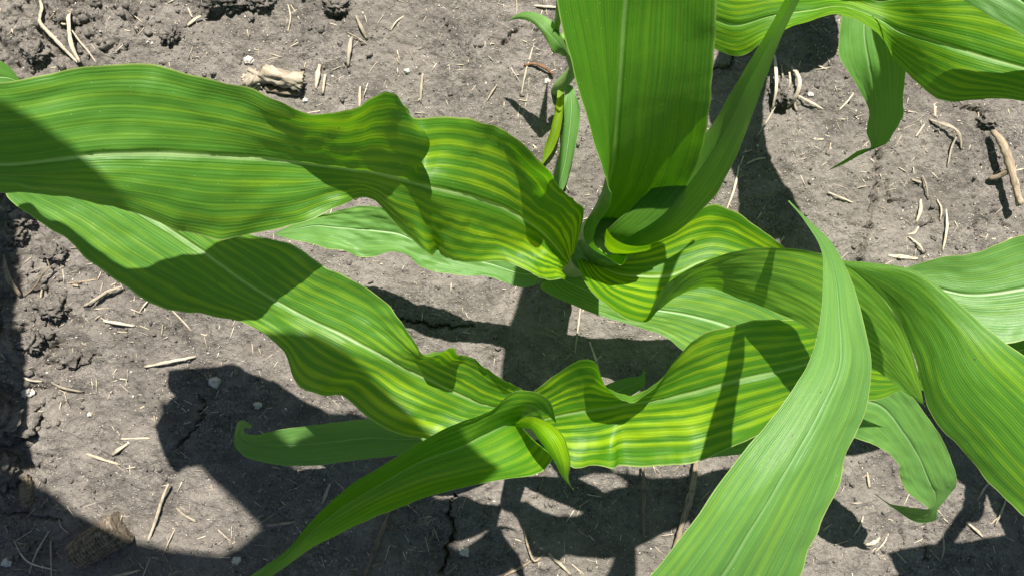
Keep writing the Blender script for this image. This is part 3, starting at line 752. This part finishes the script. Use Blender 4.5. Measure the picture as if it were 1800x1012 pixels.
leaf(Gp, [   # second unseen high leaf, straight, added to widen that shadow
 [('w',-.775,.14,.70),('w',-.77,.13,.695),('w',-.775,.12,.70)],
 [('w',-.64,.285,.80),('w',-.64,.235,.79),('w',-.64,.19,.80)],
 [('w',-.50,.290,.84),('w',-.50,.240,.83),('w',-.50,.19,.84)],
 [('w',-.36,.225,.85),('w',-.36,.175,.84),('w',-.36,.125,.85)],
 [('w',-.23,.225,.855),('w',-.23,.170,.845),('w',-.23,.115,.855)],
 [('w',-.13,.303,.855),('w',-.13,.190,.845),('w',-.13,.12,.855)],
 [('w',-.066,.284,.855),('w',-.06,.205,.845),('w',-.06,.13,.855)],
 [('w',-.018,.240,.85),('w',-.015,.195,.84),('w',-.015,.145,.85)],
 [('w',.030,.190,.83)]], chl=(.5,.3))
leaf(Gp, [  # unseen leaf added to shade the soil along the left edge
 [('w',-.775,.14,.40),('w',-.77,.13,.395),('w',-.775,.12,.40)],
 [('w',-.68,.16,.52),('w',-.66,.12,.51),('w',-.65,.08,.52)],
 [('w',-.56,.34,.56),('w',-.52,.32,.55),('w',-.475,.30,.555)],
 [('w',-.57,.44,.54),('w',-.53,.44,.53),('w',-.48,.44,.535)],
 [('w',-.54,.58,.44)]], chl=(.5,.3))
leaf(Gp, [  # lower unseen leaf, added to carry the left edge shade further down
 [('w',-.775,.12,.36),('w',-.77,.13,.355),('w',-.785,.12,.36)],
 [('w',-.62,.10,.46),('w',-.63,.06,.45),('w',-.66,.03,.46)],
 [('w',-.475,.25,.50),('w',-.53,.20,.49),('w',-.59,.15,.50)],
 [('w',-.47,.16,.47),('w',-.51,.10,.46),('w',-.56,.08,.47)],
 [('w',-.47,.02,.36)]], chl=(.5,.3))

# ================================================================== crop residue, stones and clods on the soil
def ribbon(pts, wd, thick=.35, split=0, seedv=None):
    """a piece of dry straw: flattened tapering tube with torn ends; pts are pixel points, optionally with a lift in metres"""
    rnd = random.Random(seedv if seedv is not None else int(pts[0][0]*7+pts[0][1]))
    W3 = []
    for p in pts:
        x, y = G2(p[0], p[1]); z = float(ground_z(x, y)) + (p[2] if len(p) > 2 else 0.0)
        W3.append((x, y, z))
    r = wd*CAM_H/FPX/2*.80
    W3 = [(a, b, c + r*thick*.6) for a, b, c in W3]
    n = len(W3)
    rad = [r*rnd.uniform(.8, 1.1)*(rnd.uniform(.45, .8) if i in (0, n-1) else 1) for i in range(n)]
    return W3, rad
def piece(name, label, cat, pts, wd, mat=None, thick=.45, group='crop residue on the soil', ragged=.16, extra=()):
    sets = [[(pts, wd)]]
    for q, ww in extra:                     # a sliver that does not touch the piece lies there as a thing of its own
        dist = min(math.dist(a[:2], b[:2]) for a in q for b in dense(pts))
        if dist < 3 + (wd+ww)/2: sets[0].append((q, ww))
        else: sets.append([(q, ww)])
    for k, st in enumerate(sets):
        parts = []; off = 0; o0 = None
        for q, ww in st:
            w3, rd = ribbon(q, ww, thick)
            if o0 is None: o0 = np.array(w3[0])
            parts.append(tube(np.array(w3)-o0, rd, 9, thick, ragged, gnarl=.35))
        V = []; F = []; uv = []
        for v, f, u in parts:
            F.append(f+off); V.append(v); uv.append(u); off += len(v)
        o = mesh_np(name if k == 0 else 'straw_sliver', np.concatenate(V), np.concatenate(F), mat or STRAW, None, np.concatenate(uv))
        o.location = o0
        if k == 0: tag(o, label, cat, group)
        else: tag(o, 'short thin sliver of straw lying loose beside a larger piece of straw', 'straw sliver', 'loose straw slivers')
def dense(pts):
    out = []
    for a, b in zip(pts[:-1], pts[1:]):
        for t in (0, .25, .5, .75, 1): out.append((a[0]+(b[0]-a[0])*t, a[1]+(b[1]-a[1])*t))
    return out
D_ = 'straw'
piece('fallen_stalk', 'long pale bent dry stem above the left rippled leaf', 'fallen stalk', [(67,-12),(72,10,.004),(80,44,.006),(106,74,.006),(147,116,.003)], 8.5)
piece('husk_piece', 'torn forked husk piece standing beside the long bent dry stem', 'husk', [(124,14),(130,34,.006),(137,58,.010),(141,85,.010),(151,116,.004)], 9, extra=[([(107,42),(120,45,.006),(128,40,.008)], 5), ([(141,62,.008),(152,80,.006),(166,100),(174,114)], 4), ([(120,46,.004),(119,58)], 4)])
piece('wood_chip', 'pale wood chip beside the dark hole at the top left', 'wood chip', [(350,25,.006),(341,34,.005),(331,46,.002)], 9, extra=[([(330,14,.006),(336,30,.004)], 6)])
piece('straw_piece', 'thin straw dropping from the top edge above the pale stalk stub', D_, [(503,-5),(508,14),(511,30,.002),(506,58)], 4, extra=[([(512,10),(527,35)], 5)])
piece('straw_piece', 'pair of flat pale straw chips right of the stalk stub', D_, [(562,114),(559,135,.003),(556,158)], 11, extra=[([(572,131,.003),(568,166,.002)], 9)])
piece('straw_piece', 'broad flat tan straw upright in the picture above the leaf crest', D_, [(619,66,.003),(616,90,.005),(612,118,.002)], 13, thick=.3)
piece('straw_piece', 'short straw just above the broad tan straw', D_, [(627,30,.002),(636,50,.005),(646,71)], 8, extra=[([(610,57),(630,68,.003),(650,82)], 3)])
piece('straw_piece', 'straight thin straw alone right of the leaf crest', D_, [(744,131,.002),(741,155,.004),(739,181)], 7)
piece('straw_piece', 'short straw just left of the faint long fibre', D_, [(874,149),(864,164,.003),(854,180)], 4)
piece('straw_piece', 'faint long fibre running down beside the stunted plant', D_, [(938,78),(931,105),(925,125,.002),(916,170),(908,222)], 4, thick=.3, extra=[([(928,165),(920,200),(912,225)], 3)])
piece('brown_twig', 'short rusty brown twig touching the stunted plant', 'twig', [(921,118),(936,116,.003),(952,121,.005),(972,134,.003)], 8, RUST, .8)
piece('straw_piece', 'pale straw at the top edge just left of the broad upright leaf', D_, [(938,10),(955,13,.002),(985,14)], 6, extra=[([(908,0),(909,38)], 4), ([(868,10),(878,35)], 3), ([(928,35),(944,57)], 4)])
piece('straw_piece', 'small straw touching the upper rim of the left leaf before its crest', D_, [(634,153),(633,170,.003),(632,190)], 6)
piece('straw_piece', 'small leaning straw between the top edge and the lone straight straw', D_, [(709,28),(696,42,.003),(686,56)], 4)
# right side
piece('straw_piece', 'forked bent straw near the upper right soil', D_, [(1632,211),(1652,222,.006),(1668,230,.008),(1679,241,.006),(1688,264)], 7, extra=[([(1676,240,.005),(1669,262,.004),(1663,296)], 5), ([(1678,238,.005),(1690,258)], 5), ([(1645,222),(1651,237)], 4)])
piece('straw_piece', 'pale splinter just left of the forked bent straw', D_, [(1625,219),(1617,230,.002),(1609,241)], 5, extra=[([(1634,222),(1626,236)], 4)])
piece('straw_piece', 'stubby pale chip below the striped leaf at the upper right', D_, [(1643,188),(1643,206)], 8)
piece('straw_piece', 'whitish straw right of the stiff fallen tip above the arching leaf', D_, [(1452,339,.002),(1472,347,.003),(1499,357)], 5)
piece('straw_piece', 'jointed straw with a knob, upper one right of the soil groove', D_, [(1619,309,.004),(1624,325,.005),(1633,351)], 5, extra=[([(1601,315),(1616,322,.003)], 7)])
piece('straw_piece', 'flat straw in the middle of the bare soil right of the soil groove', D_, [(1619,350),(1615,370,.003),(1610,392)], 9, thick=.3, extra=[([(1616,398),(1606,410),(1596,412)], 6)])
piece('straw_piece', 'angled straw above the pale flat piece by the right leaf', D_, [(1597,416),(1608,430,.003),(1623,446)], 5, extra=[([(1594,418),(1594,440)], 3)])
piece('straw_piece', 'pale flat piece lying beside the upper rim of the right leaf', D_, [(1559,449),(1580,451,.002),(1613,455)], 9, thick=.3)
piece('straw_piece', 'two upright slivers side by side left of the thick stick', D_, [(1663,368),(1660,400,.003),(1655,442)], 6, extra=[([(1649,350),(1652,368,.003),(1652,389)], 5)])
piece('straw_piece', 'thin straw just below the thick stick', D_, [(1710,408),(1683,419)], 4, extra=[([(1745,420),(1781,419)], 5)])
piece('straw_piece', 'short pale straw at the right edge beside the thick stick', D_, [(1797,275),(1802,296)], 6, extra=[([(1785,300),(1802,296)], 5)])
piece('straw_piece', 'bent straw leading away from the old root clump', D_, [(1400,168,.003),(1420,182,.005),(1446,193)], 6)
piece('straw_piece', 'leaning straw below the old root clump', D_, [(1362,188,.006),(1348,212,.004),(1329,242)], 5)
piece('straw_piece', 'leaning straw between the root clump and the hanging leaf', D_, [(1502,163),(1490,178,.003),(1474,195)], 5)
piece('straw_piece', 'small whitish chips below the root clump', D_, [(1428,245),(1446,246)], 7, extra=[([(1429,258),(1449,269)], 5), ([(1459,252),(1455,275)], 4)])
piece('straw_piece', 'pale straw lying in the shadow stripe under the folded leaf', D_, [(1320,330),(1342,332)], 6, extra=[([(1312,262),(1302,290)], 5), ([(1312,288),(1330,280,.003),(1350,277)], 5)])
piece('straw_piece', 'long dim straw in the shade right of the folded leaf', D_, [(1300,290),(1290,330,.003),(1277,370)], 6)
# left side
piece('straw_piece', 'pale chunky straw on lit soil below the left leaf', D_, [(184,563,.002),(210,567,.004),(238,573)], 8, extra=[([(206,583),(224,584)], 6)])
piece('straw_piece', 'long pale straw near the rounded leaf shadow', D_, [(256,644,.002),(300,635,.005),(344,626,.002)], 6.5)
piece('dry_twig', 'thin forked twig on rough clods at the left', 'twig', [(101,468,.006),(92,478,.010),(72,500,.007),(46,521)], 5, BARK, .8, extra=[([(98,470,.008),(92,458,.006),(84,449)], 4)])
piece('straw_piece', 'thin upright straw below the forked twig', D_, [(74,502),(73,520,.004),(73,547)], 4, extra=[([(78,471,.004),(58,478)], 4)])
piece('straw_piece', 'thin brown straw with a chip lying on it below the left leaf', D_, [(112,498),(140,496,.004),(169,491)], 4, BARK, extra=[([(129,501,.003),(142,502,.004)], 8)])
piece('husk_piece', 'curled grey husk strips touching the lower rim of the left leaf', 'husk', [(150,538),(175,525,.005),(195,513,.007),(222,503,.004)], 8, extra=[([(165,540),(180,524,.004),(200,512)], 5), ([(165,543),(195,541)], 4)])
piece('straw_piece', 'short straw pair pointing at the lower rim of the left leaf', D_, [(262,527),(254,537,.003),(243,552)], 5, extra=[([(237,520),(236,556)], 5)])
piece('straw_piece', 'slim straw below the middle of the left leaf', D_, [(303,545),(318,560,.002),(337,583)], 4, extra=[([(287,570),(283,590)], 4)])
piece('wood_sliver', 'flat dark wooden sliver in the shade at the left edge', 'wood sliver', [(14,448,.006),(28,485,.007),(42,522,.002)], 13, BARK, .3)
piece('straw_piece', 'small pale straw crossing the shadow edge at the left', D_, [(44,661),(58,666,.002),(75,671)], 5)
piece('straw_piece', 'straw just right of the long shadow edge at the left', D_, [(90,671),(115,680,.004),(142,689)], 6, extra=[([(101,688),(118,713)], 4)])
piece('husk_piece', 'frayed tan husk flakes on the lit soil between two shadows', 'husk', [(150,797),(180,804,.004),(213,816)], 8, thick=.25, extra=[([(198,799),(212,789,.004),(227,778)], 8), ([(236,722),(255,713)], 8), ([(215,770),(265,770)], 5)])
piece('fallen_stalk', 'long straight dry stem with a broken top on the lit soil at lower left', 'fallen stalk', [(302,846,.008),(290,872,.006),(276,910,.004),(259,952)], 8.5, extra=[([(305,930),(297,950,.003),(284,977)], 4)])
piece('straw_piece', 'pale twin splinters right of the long straight dry stem', D_, [(308,892),(325,905,.003),(343,919)], 6, extra=[([(314,890),(330,900)], 3), ([(382,931),(405,951)], 5)])
piece('straw_piece', 'thin whitish straw just left of the old cob', D_, [(104,909),(112,922,.003),(126,938)], 4)
piece('straw_piece', 'long thin straw in the bottom left corner', D_, [(90,929),(72,965,.004),(53,1010)], 5, extra=[([(25,949),(55,980,.003),(102,1001)], 4), ([(24,952),(58,931)], 5), ([(93,948),(93,1015)], 7)])
piece('straw_piece', 'flat straw at the bottom edge right of the old cob', D_, [(198,1011),(222,1006,.003),(246,1002)], 8, thick=.3, extra=[([(219,969),(217,998)], 4), ([(266,973),(250,1014)], 4), ([(240,984),(251,1000)], 4), ([(288,978),(300,1005)], 3)])
# bottom, in the shade
piece('dry_twig', 'thick knotty twig in the shade at the bottom edge', 'twig', [(688,890),(674,925,.006),(660,962,.006),(642,1014,.003)], 11, BARK, .8, extra=[([(676,920,.006),(692,928,.004),(702,930)], 4), ([(665,956,.006),(676,962)], 4), ([(655,985,.003),(672,986)], 5)])
piece('fallen_stalk', 'upright dead stem in the shade under the broad right leaf', 'fallen stalk', [(1126,812,.010),(1128,860,.012),(1128,900,.008),(1132,946)], 9, BARK, .8)
piece('fallen_stalk', 'thick grey dead stem beside the big pale leaf', 'fallen stalk', [(1220,800,.012),(1208,862,.014),(1198,905,.010),(1183,965,.004)], 14, BARK, .8)
piece('dry_twig', 'hooked thin twig in the shade below the rolled new leaf', 'twig', [(921,923,.004),(928,955,.007),(940,981,.004),(957,971)], 6, BARK, .8, extra=[([(938,981),(912,995,.004),(884,1012)], 6)])
piece('straw_piece', 'straw in the shade at the bottom edge right of the hooked twig', D_, [(964,970),(985,988,.004),(1004,1010)], 7, extra=[([(1022,888),(1012,912)], 4), ([(992,950),(992,990)], 4), ([(1005,990),(1026,1008)], 5)])
piece('straw_piece', 'thin dim straw just left of the rolled new leaf tip', D_, [(957,828),(952,850,.003),(943,876)], 5, BARK)
piece('straw_piece', 'loose pale chips in shade under the lower left leaf', D_, [(582,848,.003),(574,866,.003),(566,886)], 8, thick=.3, extra=[([(470,922),(495,918,.004),(520,915)], 8), ([(455,920),(486,900)], 4), ([(590,845),(604,858)], 4)])
piece('straw_piece', 'slender dim straw between the plants in the shade', D_, [(1021,535),(1015,575,.004),(1010,622)], 5, extra=[([(1036,600),(1046,630,.004),(1056,665)], 5), ([(945,568),(985,590)], 4)])
# lower right
piece('straw_piece', 'short white straw above the twisted leaf tip at lower right', D_, [(1524,829),(1526,842,.002),(1529,857)], 7, extra=[([(1516,839),(1524,834)], 4)])
piece('straw_piece', 'thin tan straw left of the twisted leaf tip', D_, [(1517,905),(1509,922,.003),(1500,942)], 5)
piece('straw_piece', 'stout white chip below the twisted leaf tip', D_, [(1517,956,.002),(1532,950,.004),(1547,944)], 12, thick=.35)
piece('straw_piece', 'fine straw just right of the stout white chip', D_, [(1563,938),(1552,952,.002),(1537,970)], 4)
piece('straw_piece', 'small straw beside the pale leaf rim at lower right', D_, [(1464,921),(1448,932)], 6)
piece('straw_piece', 'slanted straw below the arching leaf at lower right', D_, [(1738,843,.002),(1728,858,.003),(1717,880)], 6, extra=[([(1721,880),(1722,902)], 4)])
piece('straw_piece', 'forked thin straw near the right edge below the arching leaf', D_, [(1768,872),(1757,895,.003),(1748,925)], 5, extra=[([(1752,908,.002),(1742,918),(1729,926)], 4)])
piece('straw_piece', 'slanted straw just above the dark shadow at lower right', D_, [(1697,916,.002),(1712,928,.003),(1730,945)], 6, extra=[([(1755,938),(1784,951)], 6)])
piece('straw_piece', 'upright white straw touching the shadow at lower right', D_, [(1658,938),(1656,960,.003),(1654,985)], 6, extra=[([(1636,965),(1653,986)], 6), ([(1636,976),(1645,994)], 6), ([(1573,968),(1592,988)], 5)])

def lump(name, cx, cy, rx_, ry_, rz_, mat, seed, label=None, cat=None, group=None, rough=.35, sink=.35, sub=4, freq=2.2, parent=None):
    bm = bmesh.new(); bmesh.ops.create_icosphere(bm, subdivisions=sub, radius=1.0)
    co = np.array([v.co[:] for v in bm.verts]); 
    n = fbm(co[:, 0]*freq+seed*3.1, co[:, 1]*freq+co[:, 2]*1.7*freq, 6, gain=.58) * rough + rough*.5*pnoise(co[:, 2]*freq*1.5+seed, co[:, 0]*freq*1.4-co[:, 1])
    co = co*(1+n)[:, None]*np.array([rx_, ry_, rz_])
    x, y = G2(cx, cy); z = float(ground_z(x, y))
    me = bpy.data.meshes.new(name); F = np.array([[v.index for v in f.verts] for f in bm.faces]); bm.free()
    o = mesh_np(name, co + np.array([0, 0, rz_*(1-2*sink)]), F, mat, None, co[:, :2]*10)
    o.location = (x, y, z)
    if parent is not None: o.parent = parent; o.location = (x-parent.location[0], y-parent.location[1], z-parent.location[2])
    if label: tag(o, label, cat, group)
    return o
# stalk stub: cut end of last year's plant with a root crown
sx, sy = G2(455, 142); stub = empty('stalk_stub', (sx, sy, float(ground_z(sx, sy))))
tag(stub, 'pale broken stalk stub with a ragged root crown on the bare soil', 'stalk stub', 'crop residue on the soil')
def at0(o, pts): return [tuple(np.array((*G2(a, b), float(ground_z(*G2(a, b))) + c)) - np.array(o.location)) for a, b, c in pts]
V, F, uv = tube(at0(stub, [(468,132,.010),(485,139,.012),(510,144,.012),(537,150,.011)]), [.0082, .0088, .0076, .0084], 40, .8, .10, gnarl=.45)
mesh_np('stalk', V, F, STRAW, stub, uv)
Vs = []; Fs = []; us_ = []; off = 0
rr = random.Random(4)
for k in range(16):
    a = rr.uniform(0, 6.28); l = rr.uniform(.5, 1.0)
    q = [(458+rr.uniform(-12,10), 138+rr.uniform(-8,8), .010), (450+20*l*math.cos(a), 140+14*l*math.sin(a), .009*rr.random()+.004), (447+30*l*math.cos(a), 141+22*l*math.sin(a), .001)]
    v, f, u = tube(at0(stub, q), [.0032, .0026, .0012], 7, .8, .2); Vs.append(v); Fs.append(f+off); us_.append(u); off += len(v)
mesh_np('root_crown', np.concatenate(Vs), np.concatenate(Fs), STRAW, stub, np.concatenate(us_))
lump('root_mass', 447, 143, .010, .009, .007, STRAW, 9, parent=stub, rough=.6, freq=3.0)
v, f, u = tube(at0(stub, [(470,158,.003),(500,163,.004),(530,168,.001)]), [.003, .003, .002], 8, .4, .2); mesh_np('loose_bark', v, f, BARK, stub, u)

# thick stick with a side spur, propped on the soil
kx, ky = G2(1738, 240); stick = empty('stick', (kx, ky, float(ground_z(kx, ky))))
tag(stick, 'thick pale stick propped on the soil near the right edge', 'stick', 'crop residue on the soil')
V, F, uv = tube(at0(stick, [(1735,234,.008),(1742,252,.012),(1749,275,.016),(1756,300,.018),(1763,325,.018),(1770,348,.017),(1776,362,.016)]), [.0026,.0038,.0042,.0038,.0036,.0033,.0043], 14, .9, .07, gnarl=.3)
mesh_np('shaft', V, F, BARK, stick, uv)
V, F, uv = tube(at0(stick, [(1757,302,.017),(1745,312,.010),(1733,316,.003)]), [.003,.0028,.002], 8, .9, .1); mesh_np('spur', V, F, BARK, stick, uv)

# old root clump with standing fibres above a hole
rx, ry = G2(1378, 160); clump = empty('root_clump', (rx, ry, float(ground_z(rx, ry))))
tag(clump, 'old root clump with pale fibres above a dark hole at the upper right', 'root clump', 'crop residue on the soil')
fl = [([(1360,98,.003),(1358,125,.012),(1357,160,.014),(1357,192,.006)], 6.5), ([(1394,128,.006),(1397,150,.014),(1395,172,.010),(1388,186,.003)], 9), ([(1384,130,.005),(1383,150,.010),(1380,170,.006)], 4),
      ([(1397,170,.006),(1398,186,.004),(1402,196,.001)], 4), ([(1388,120,.003),(1400,150,.010),(1400,168,.005)], 5), ([(1372,115,.002),(1374,140,.004)], 3)]
for q, ww in fl:
    v, f, u = tube(at0(clump, q), [ww*CAM_H/FPX/2*z_ for z_ in (.7, 1, .9, .5)[:len(q)]], 8, .6, .25); mesh_np('fibre', v, f, STRAW, clump, u)
lump('root_ball', 1375, 162, .012, .013, .008, SOIL, 5, parent=clump, rough=.5)
# clods
for i, (cx, cy, a, b_, c, lab) in enumerate([
    (18, 742, .024, .018, .016, 'large dark soil clod at the left edge in the shade'),
    (14, 822, .013, .018, .014, 'angular soil clod just below the large dark clod at the left edge'),
    (128, 632, .012, .011, .009, 'lone crumbly soil clod on the edge of the lit soil at the left'),
    (42, 388, .012, .010, .009, 'pale crumbly clod under the lower rim of the left leaf'),
    (30, 415, .012, .010, .010, 'dark clod beside the pale crumbly one under the left leaf'),
    (98, 445, .010, .009, .008, 'round clod just above the forked twig'),
    (462, 6, .012, .009, .008, 'brown clod at the top edge left of the thin straws'),
    (590, 8, .014, .009, .009, 'rough clod with a dark gap at the top edge above the tan straw'),
    (398, 5, .022, .010, .012, 'broad clod overhanging the dark hole at the top edge'),
    (1733, 214, .010, .007, .006, 'small clod next to the upper end of the thick stick'),
    (100, 540, .014, .012, .007, 'flattish clod below the thin upright straw at the left'),
    (62, 600, .012, .010, .007, 'clod half in shade at the left shadow edge'),
    (70, 95, .012, .010, .009, 'crumbly clod left of the long bent stem'),
    (300, 60, .010, .009, .006, 'small clod beside the cracks at the top left')]):
    lump('soil_clod', cx, cy, a, b_, c, SOIL, 11+i*5, lab, 'clod', 'soil clods', rough=.55, sink=.4, freq=2.6)
lump('wood_block', 52, 862, .006, .017, .007, BARK, 71, 'weathered oblong wooden block in the shade at the lower left', 'wood chip', None, .25, .3)
for i, (cx, cy, r, lab) in enumerate([
    (157, 728, .0032, 'small white pebble on the lit soil at the lower left'), (455, 711, .0052, 'white pebble in the shade just above the curled leaf tip'),
    (17, 985, .0062, 'white pebble in the bottom left corner'), (46, 690, .0080, 'grey blocky stone in the shade at the left'),
    (415, 985, .0055, 'grey pebble in the shade beside the leaf tail at the bottom'), (437, 106, .0062, 'rounded tan pebble above the stalk stub'),
    (961, 144, .0042, 'white pebble beside the stunted plant'), (716, 126, .0036, 'pinkish pebble left of the lone straight straw'),
    (376, 672, .0075, 'round greyish pebble at the top of the rounded shadow'), (817, 970, .0060, 'dim grey pebble in the shade at the bottom middle'),
    (537, 178, .0034, 'tiny white pebble below the stalk stub'), (1424, 167, .0036, 'yellowish pebble right of the root clump')]):
    lump('pebble', cx, cy, r*.8, r*.66, r*.5, PEBBLE, 31+i*3, lab, 'pebble', 'pebbles on the soil', .5, .35, 3, 1.6)

# weathered corn cob with rows of empty sockets
c0 = np.array((*G2(140, 972), 0)); c1 = np.array((*G2(224, 920), 0)); ax = (c1-c0); Lc = np.linalg.norm(ax); ax /= Lc; sd_ = np.array((-ax[1], ax[0], 0))
nv_, nu_ = 150, 120; V = []; uv = []
for i in range(nv_):
    t = i/(nv_-1)
    for j in range(nu_):
        a = 2*math.pi*j/nu_; R = .0158*(.92+.16*t)*(1 - .75*max(0, (.05-t)/.05)**2)
        cell = math.sin(t*Lc/.0036*math.pi)**2; rowp = abs(math.sin(a*8 + (math.pi/2)*0))
        R += -.0030*(cell*rowp)**.8 + .0012 + .0010*float(pnoise(np.array([t*9.0]), np.array([a*1.5]))[0])
        V.append(c0+ax*(t*Lc)+sd_*(math.cos(a)*R)+np.array((0, 0, math.sin(a)*R))); uv.append((j/nu_, t*Lc))
F = [(i*nu_+j, i*nu_+(j+1) % nu_, (i+1)*nu_+(j+1) % nu_, (i+1)*nu_+j) for i in range(nv_-1) for j in range(nu_)]
for i, s in ((0, 1), (nv_-1, -1)):                            # hollow broken ends
    V.append(c0+ax*((i/(nv_-1))*Lc + s*.006)); uv.append((.5, 0))
    for j in range(0, nu_, 2):
        q = (i*nu_+j, i*nu_+(j+1) % nu_, i*nu_+(j+2) % nu_, len(V)-1); F.append(q if s < 0 else q[::-1])
V = np.array(V); base = V.mean(0)
cob = mesh_np('corn_cob', V-base, np.array(F), COB, None, np.array(uv)); cob.location = (base[0], base[1], .0095)
tag(cob, 'old weathered corn cob half in shade at the lower left', 'corn cob')

# ---- uncountable litter: tiny straw bits, crumbs and pale grains over the whole field strip
def scatter_xy(n): return RNG.uniform(-.78, .78, n), RNG.uniform(-.50, .50, n)
def bits(n, lmin, lmax, wmin, wmax):
    x, y = scatter_xy(n); a = RNG.uniform(0, 2*np.pi, n); L = lmin + (lmax-lmin)*RNG.random(n)**2.5; Wd = RNG.uniform(wmin, wmax, n)
    z = np.array([ground_z(p, q) for p, q in zip(x, y)]) + .0006
    ca, sa = np.cos(a), np.sin(a); V = np.zeros((n, 8, 3)); k = 0
    tilt = RNG.normal(0, .12, n)
    for sl_ in (-1, 1):
        for sw in (-1, 1):
            for sz in (-1, 1):
                wj = Wd*RNG.uniform(.5, 1, n)
                V[:, k, 0] = x + ca*L/2*sl_ - sa*wj/2*sw; V[:, k, 1] = y + sa*L/2*sl_ + ca*wj/2*sw
                V[:, k, 2] = z + sz*Wd*.22 + sl_*L/2*tilt; k += 1
    Fb = np.array([(0,1,3,2),(4,6,7,5),(0,4,5,1),(2,3,7,6),(0,2,6,4),(1,5,7,3)])
    F = (np.arange(n)[:, None, None]*8 + Fb[None]).reshape(-1, 4)
    uv = np.stack([np.repeat(RNG.random(n)*9, 8), np.repeat(RNG.random(n)*9, 8)], 1)
    return V.reshape(-1, 3), F, uv
V, F, uv = bits(6500, .0015, .016, .0003, .0012)
tag(mesh_np('straw_litter', V, F, STRAW, None, uv, smooth=False), 'tiny broken bits of straw strewn over the soil', 'litter', kind='stuff')
ico = bmesh.new(); bmesh.ops.create_icosphere(ico, subdivisions=1, radius=1.0); IV = np.array([v.co[:] for v in ico.verts]); IF = np.array([[v.index for v in f.verts] for f in ico.faces]); ico.free()
def grains(n, rmin, rmax, pw, region=None):
    x, y = scatter_xy(n)
    if region is not None: x, y = region(n)
    r = rmin + (rmax-rmin)*RNG.random(n)**pw
    z = np.array([ground_z(p, q) for p, q in zip(x, y)])
    S = RNG.uniform(.6, 1.25, (n, 1, 3)); J = 1 + RNG.normal(0, .24, (n, len(IV), 1))
    V = IV[None]*S*J*r[:, None, None] + np.stack([x, y, z + r*.1], 1)[:, None, :]
    F = (np.arange(n)[:, None, None]*len(IV) + IF[None]).reshape(-1, 3)
    return V.reshape(-1, 3), F
V, F = grains(9000, .0006, .0036, 5)
def rough_region(n):
    x = np.where(RNG.random(n) < .6, RNG.normal(-.50, .05, n), RNG.normal(-.46, .10, n)); y = np.where(x < -.47, RNG.uniform(-.30, .34, n), RNG.normal(.30, .05, n)); return x, y
V2, F2 = grains(1300, .0008, .0055, 4, rough_region); F = np.concatenate([F, F2+len(V)]); V = np.concatenate([V, V2])
tag(mesh_np('soil_crumbs', V, F, SOIL, None, smooth=False), 'small crumbs of soil scattered over the crust', 'soil crumbs', kind='stuff')
V, F = grains(3800, .0003, .0014, 3)
tag(mesh_np('pale_grit', V, F, PEBBLE, None, V[:, :2]), 'pale grit scattered over the soil', 'grit', kind='stuff')
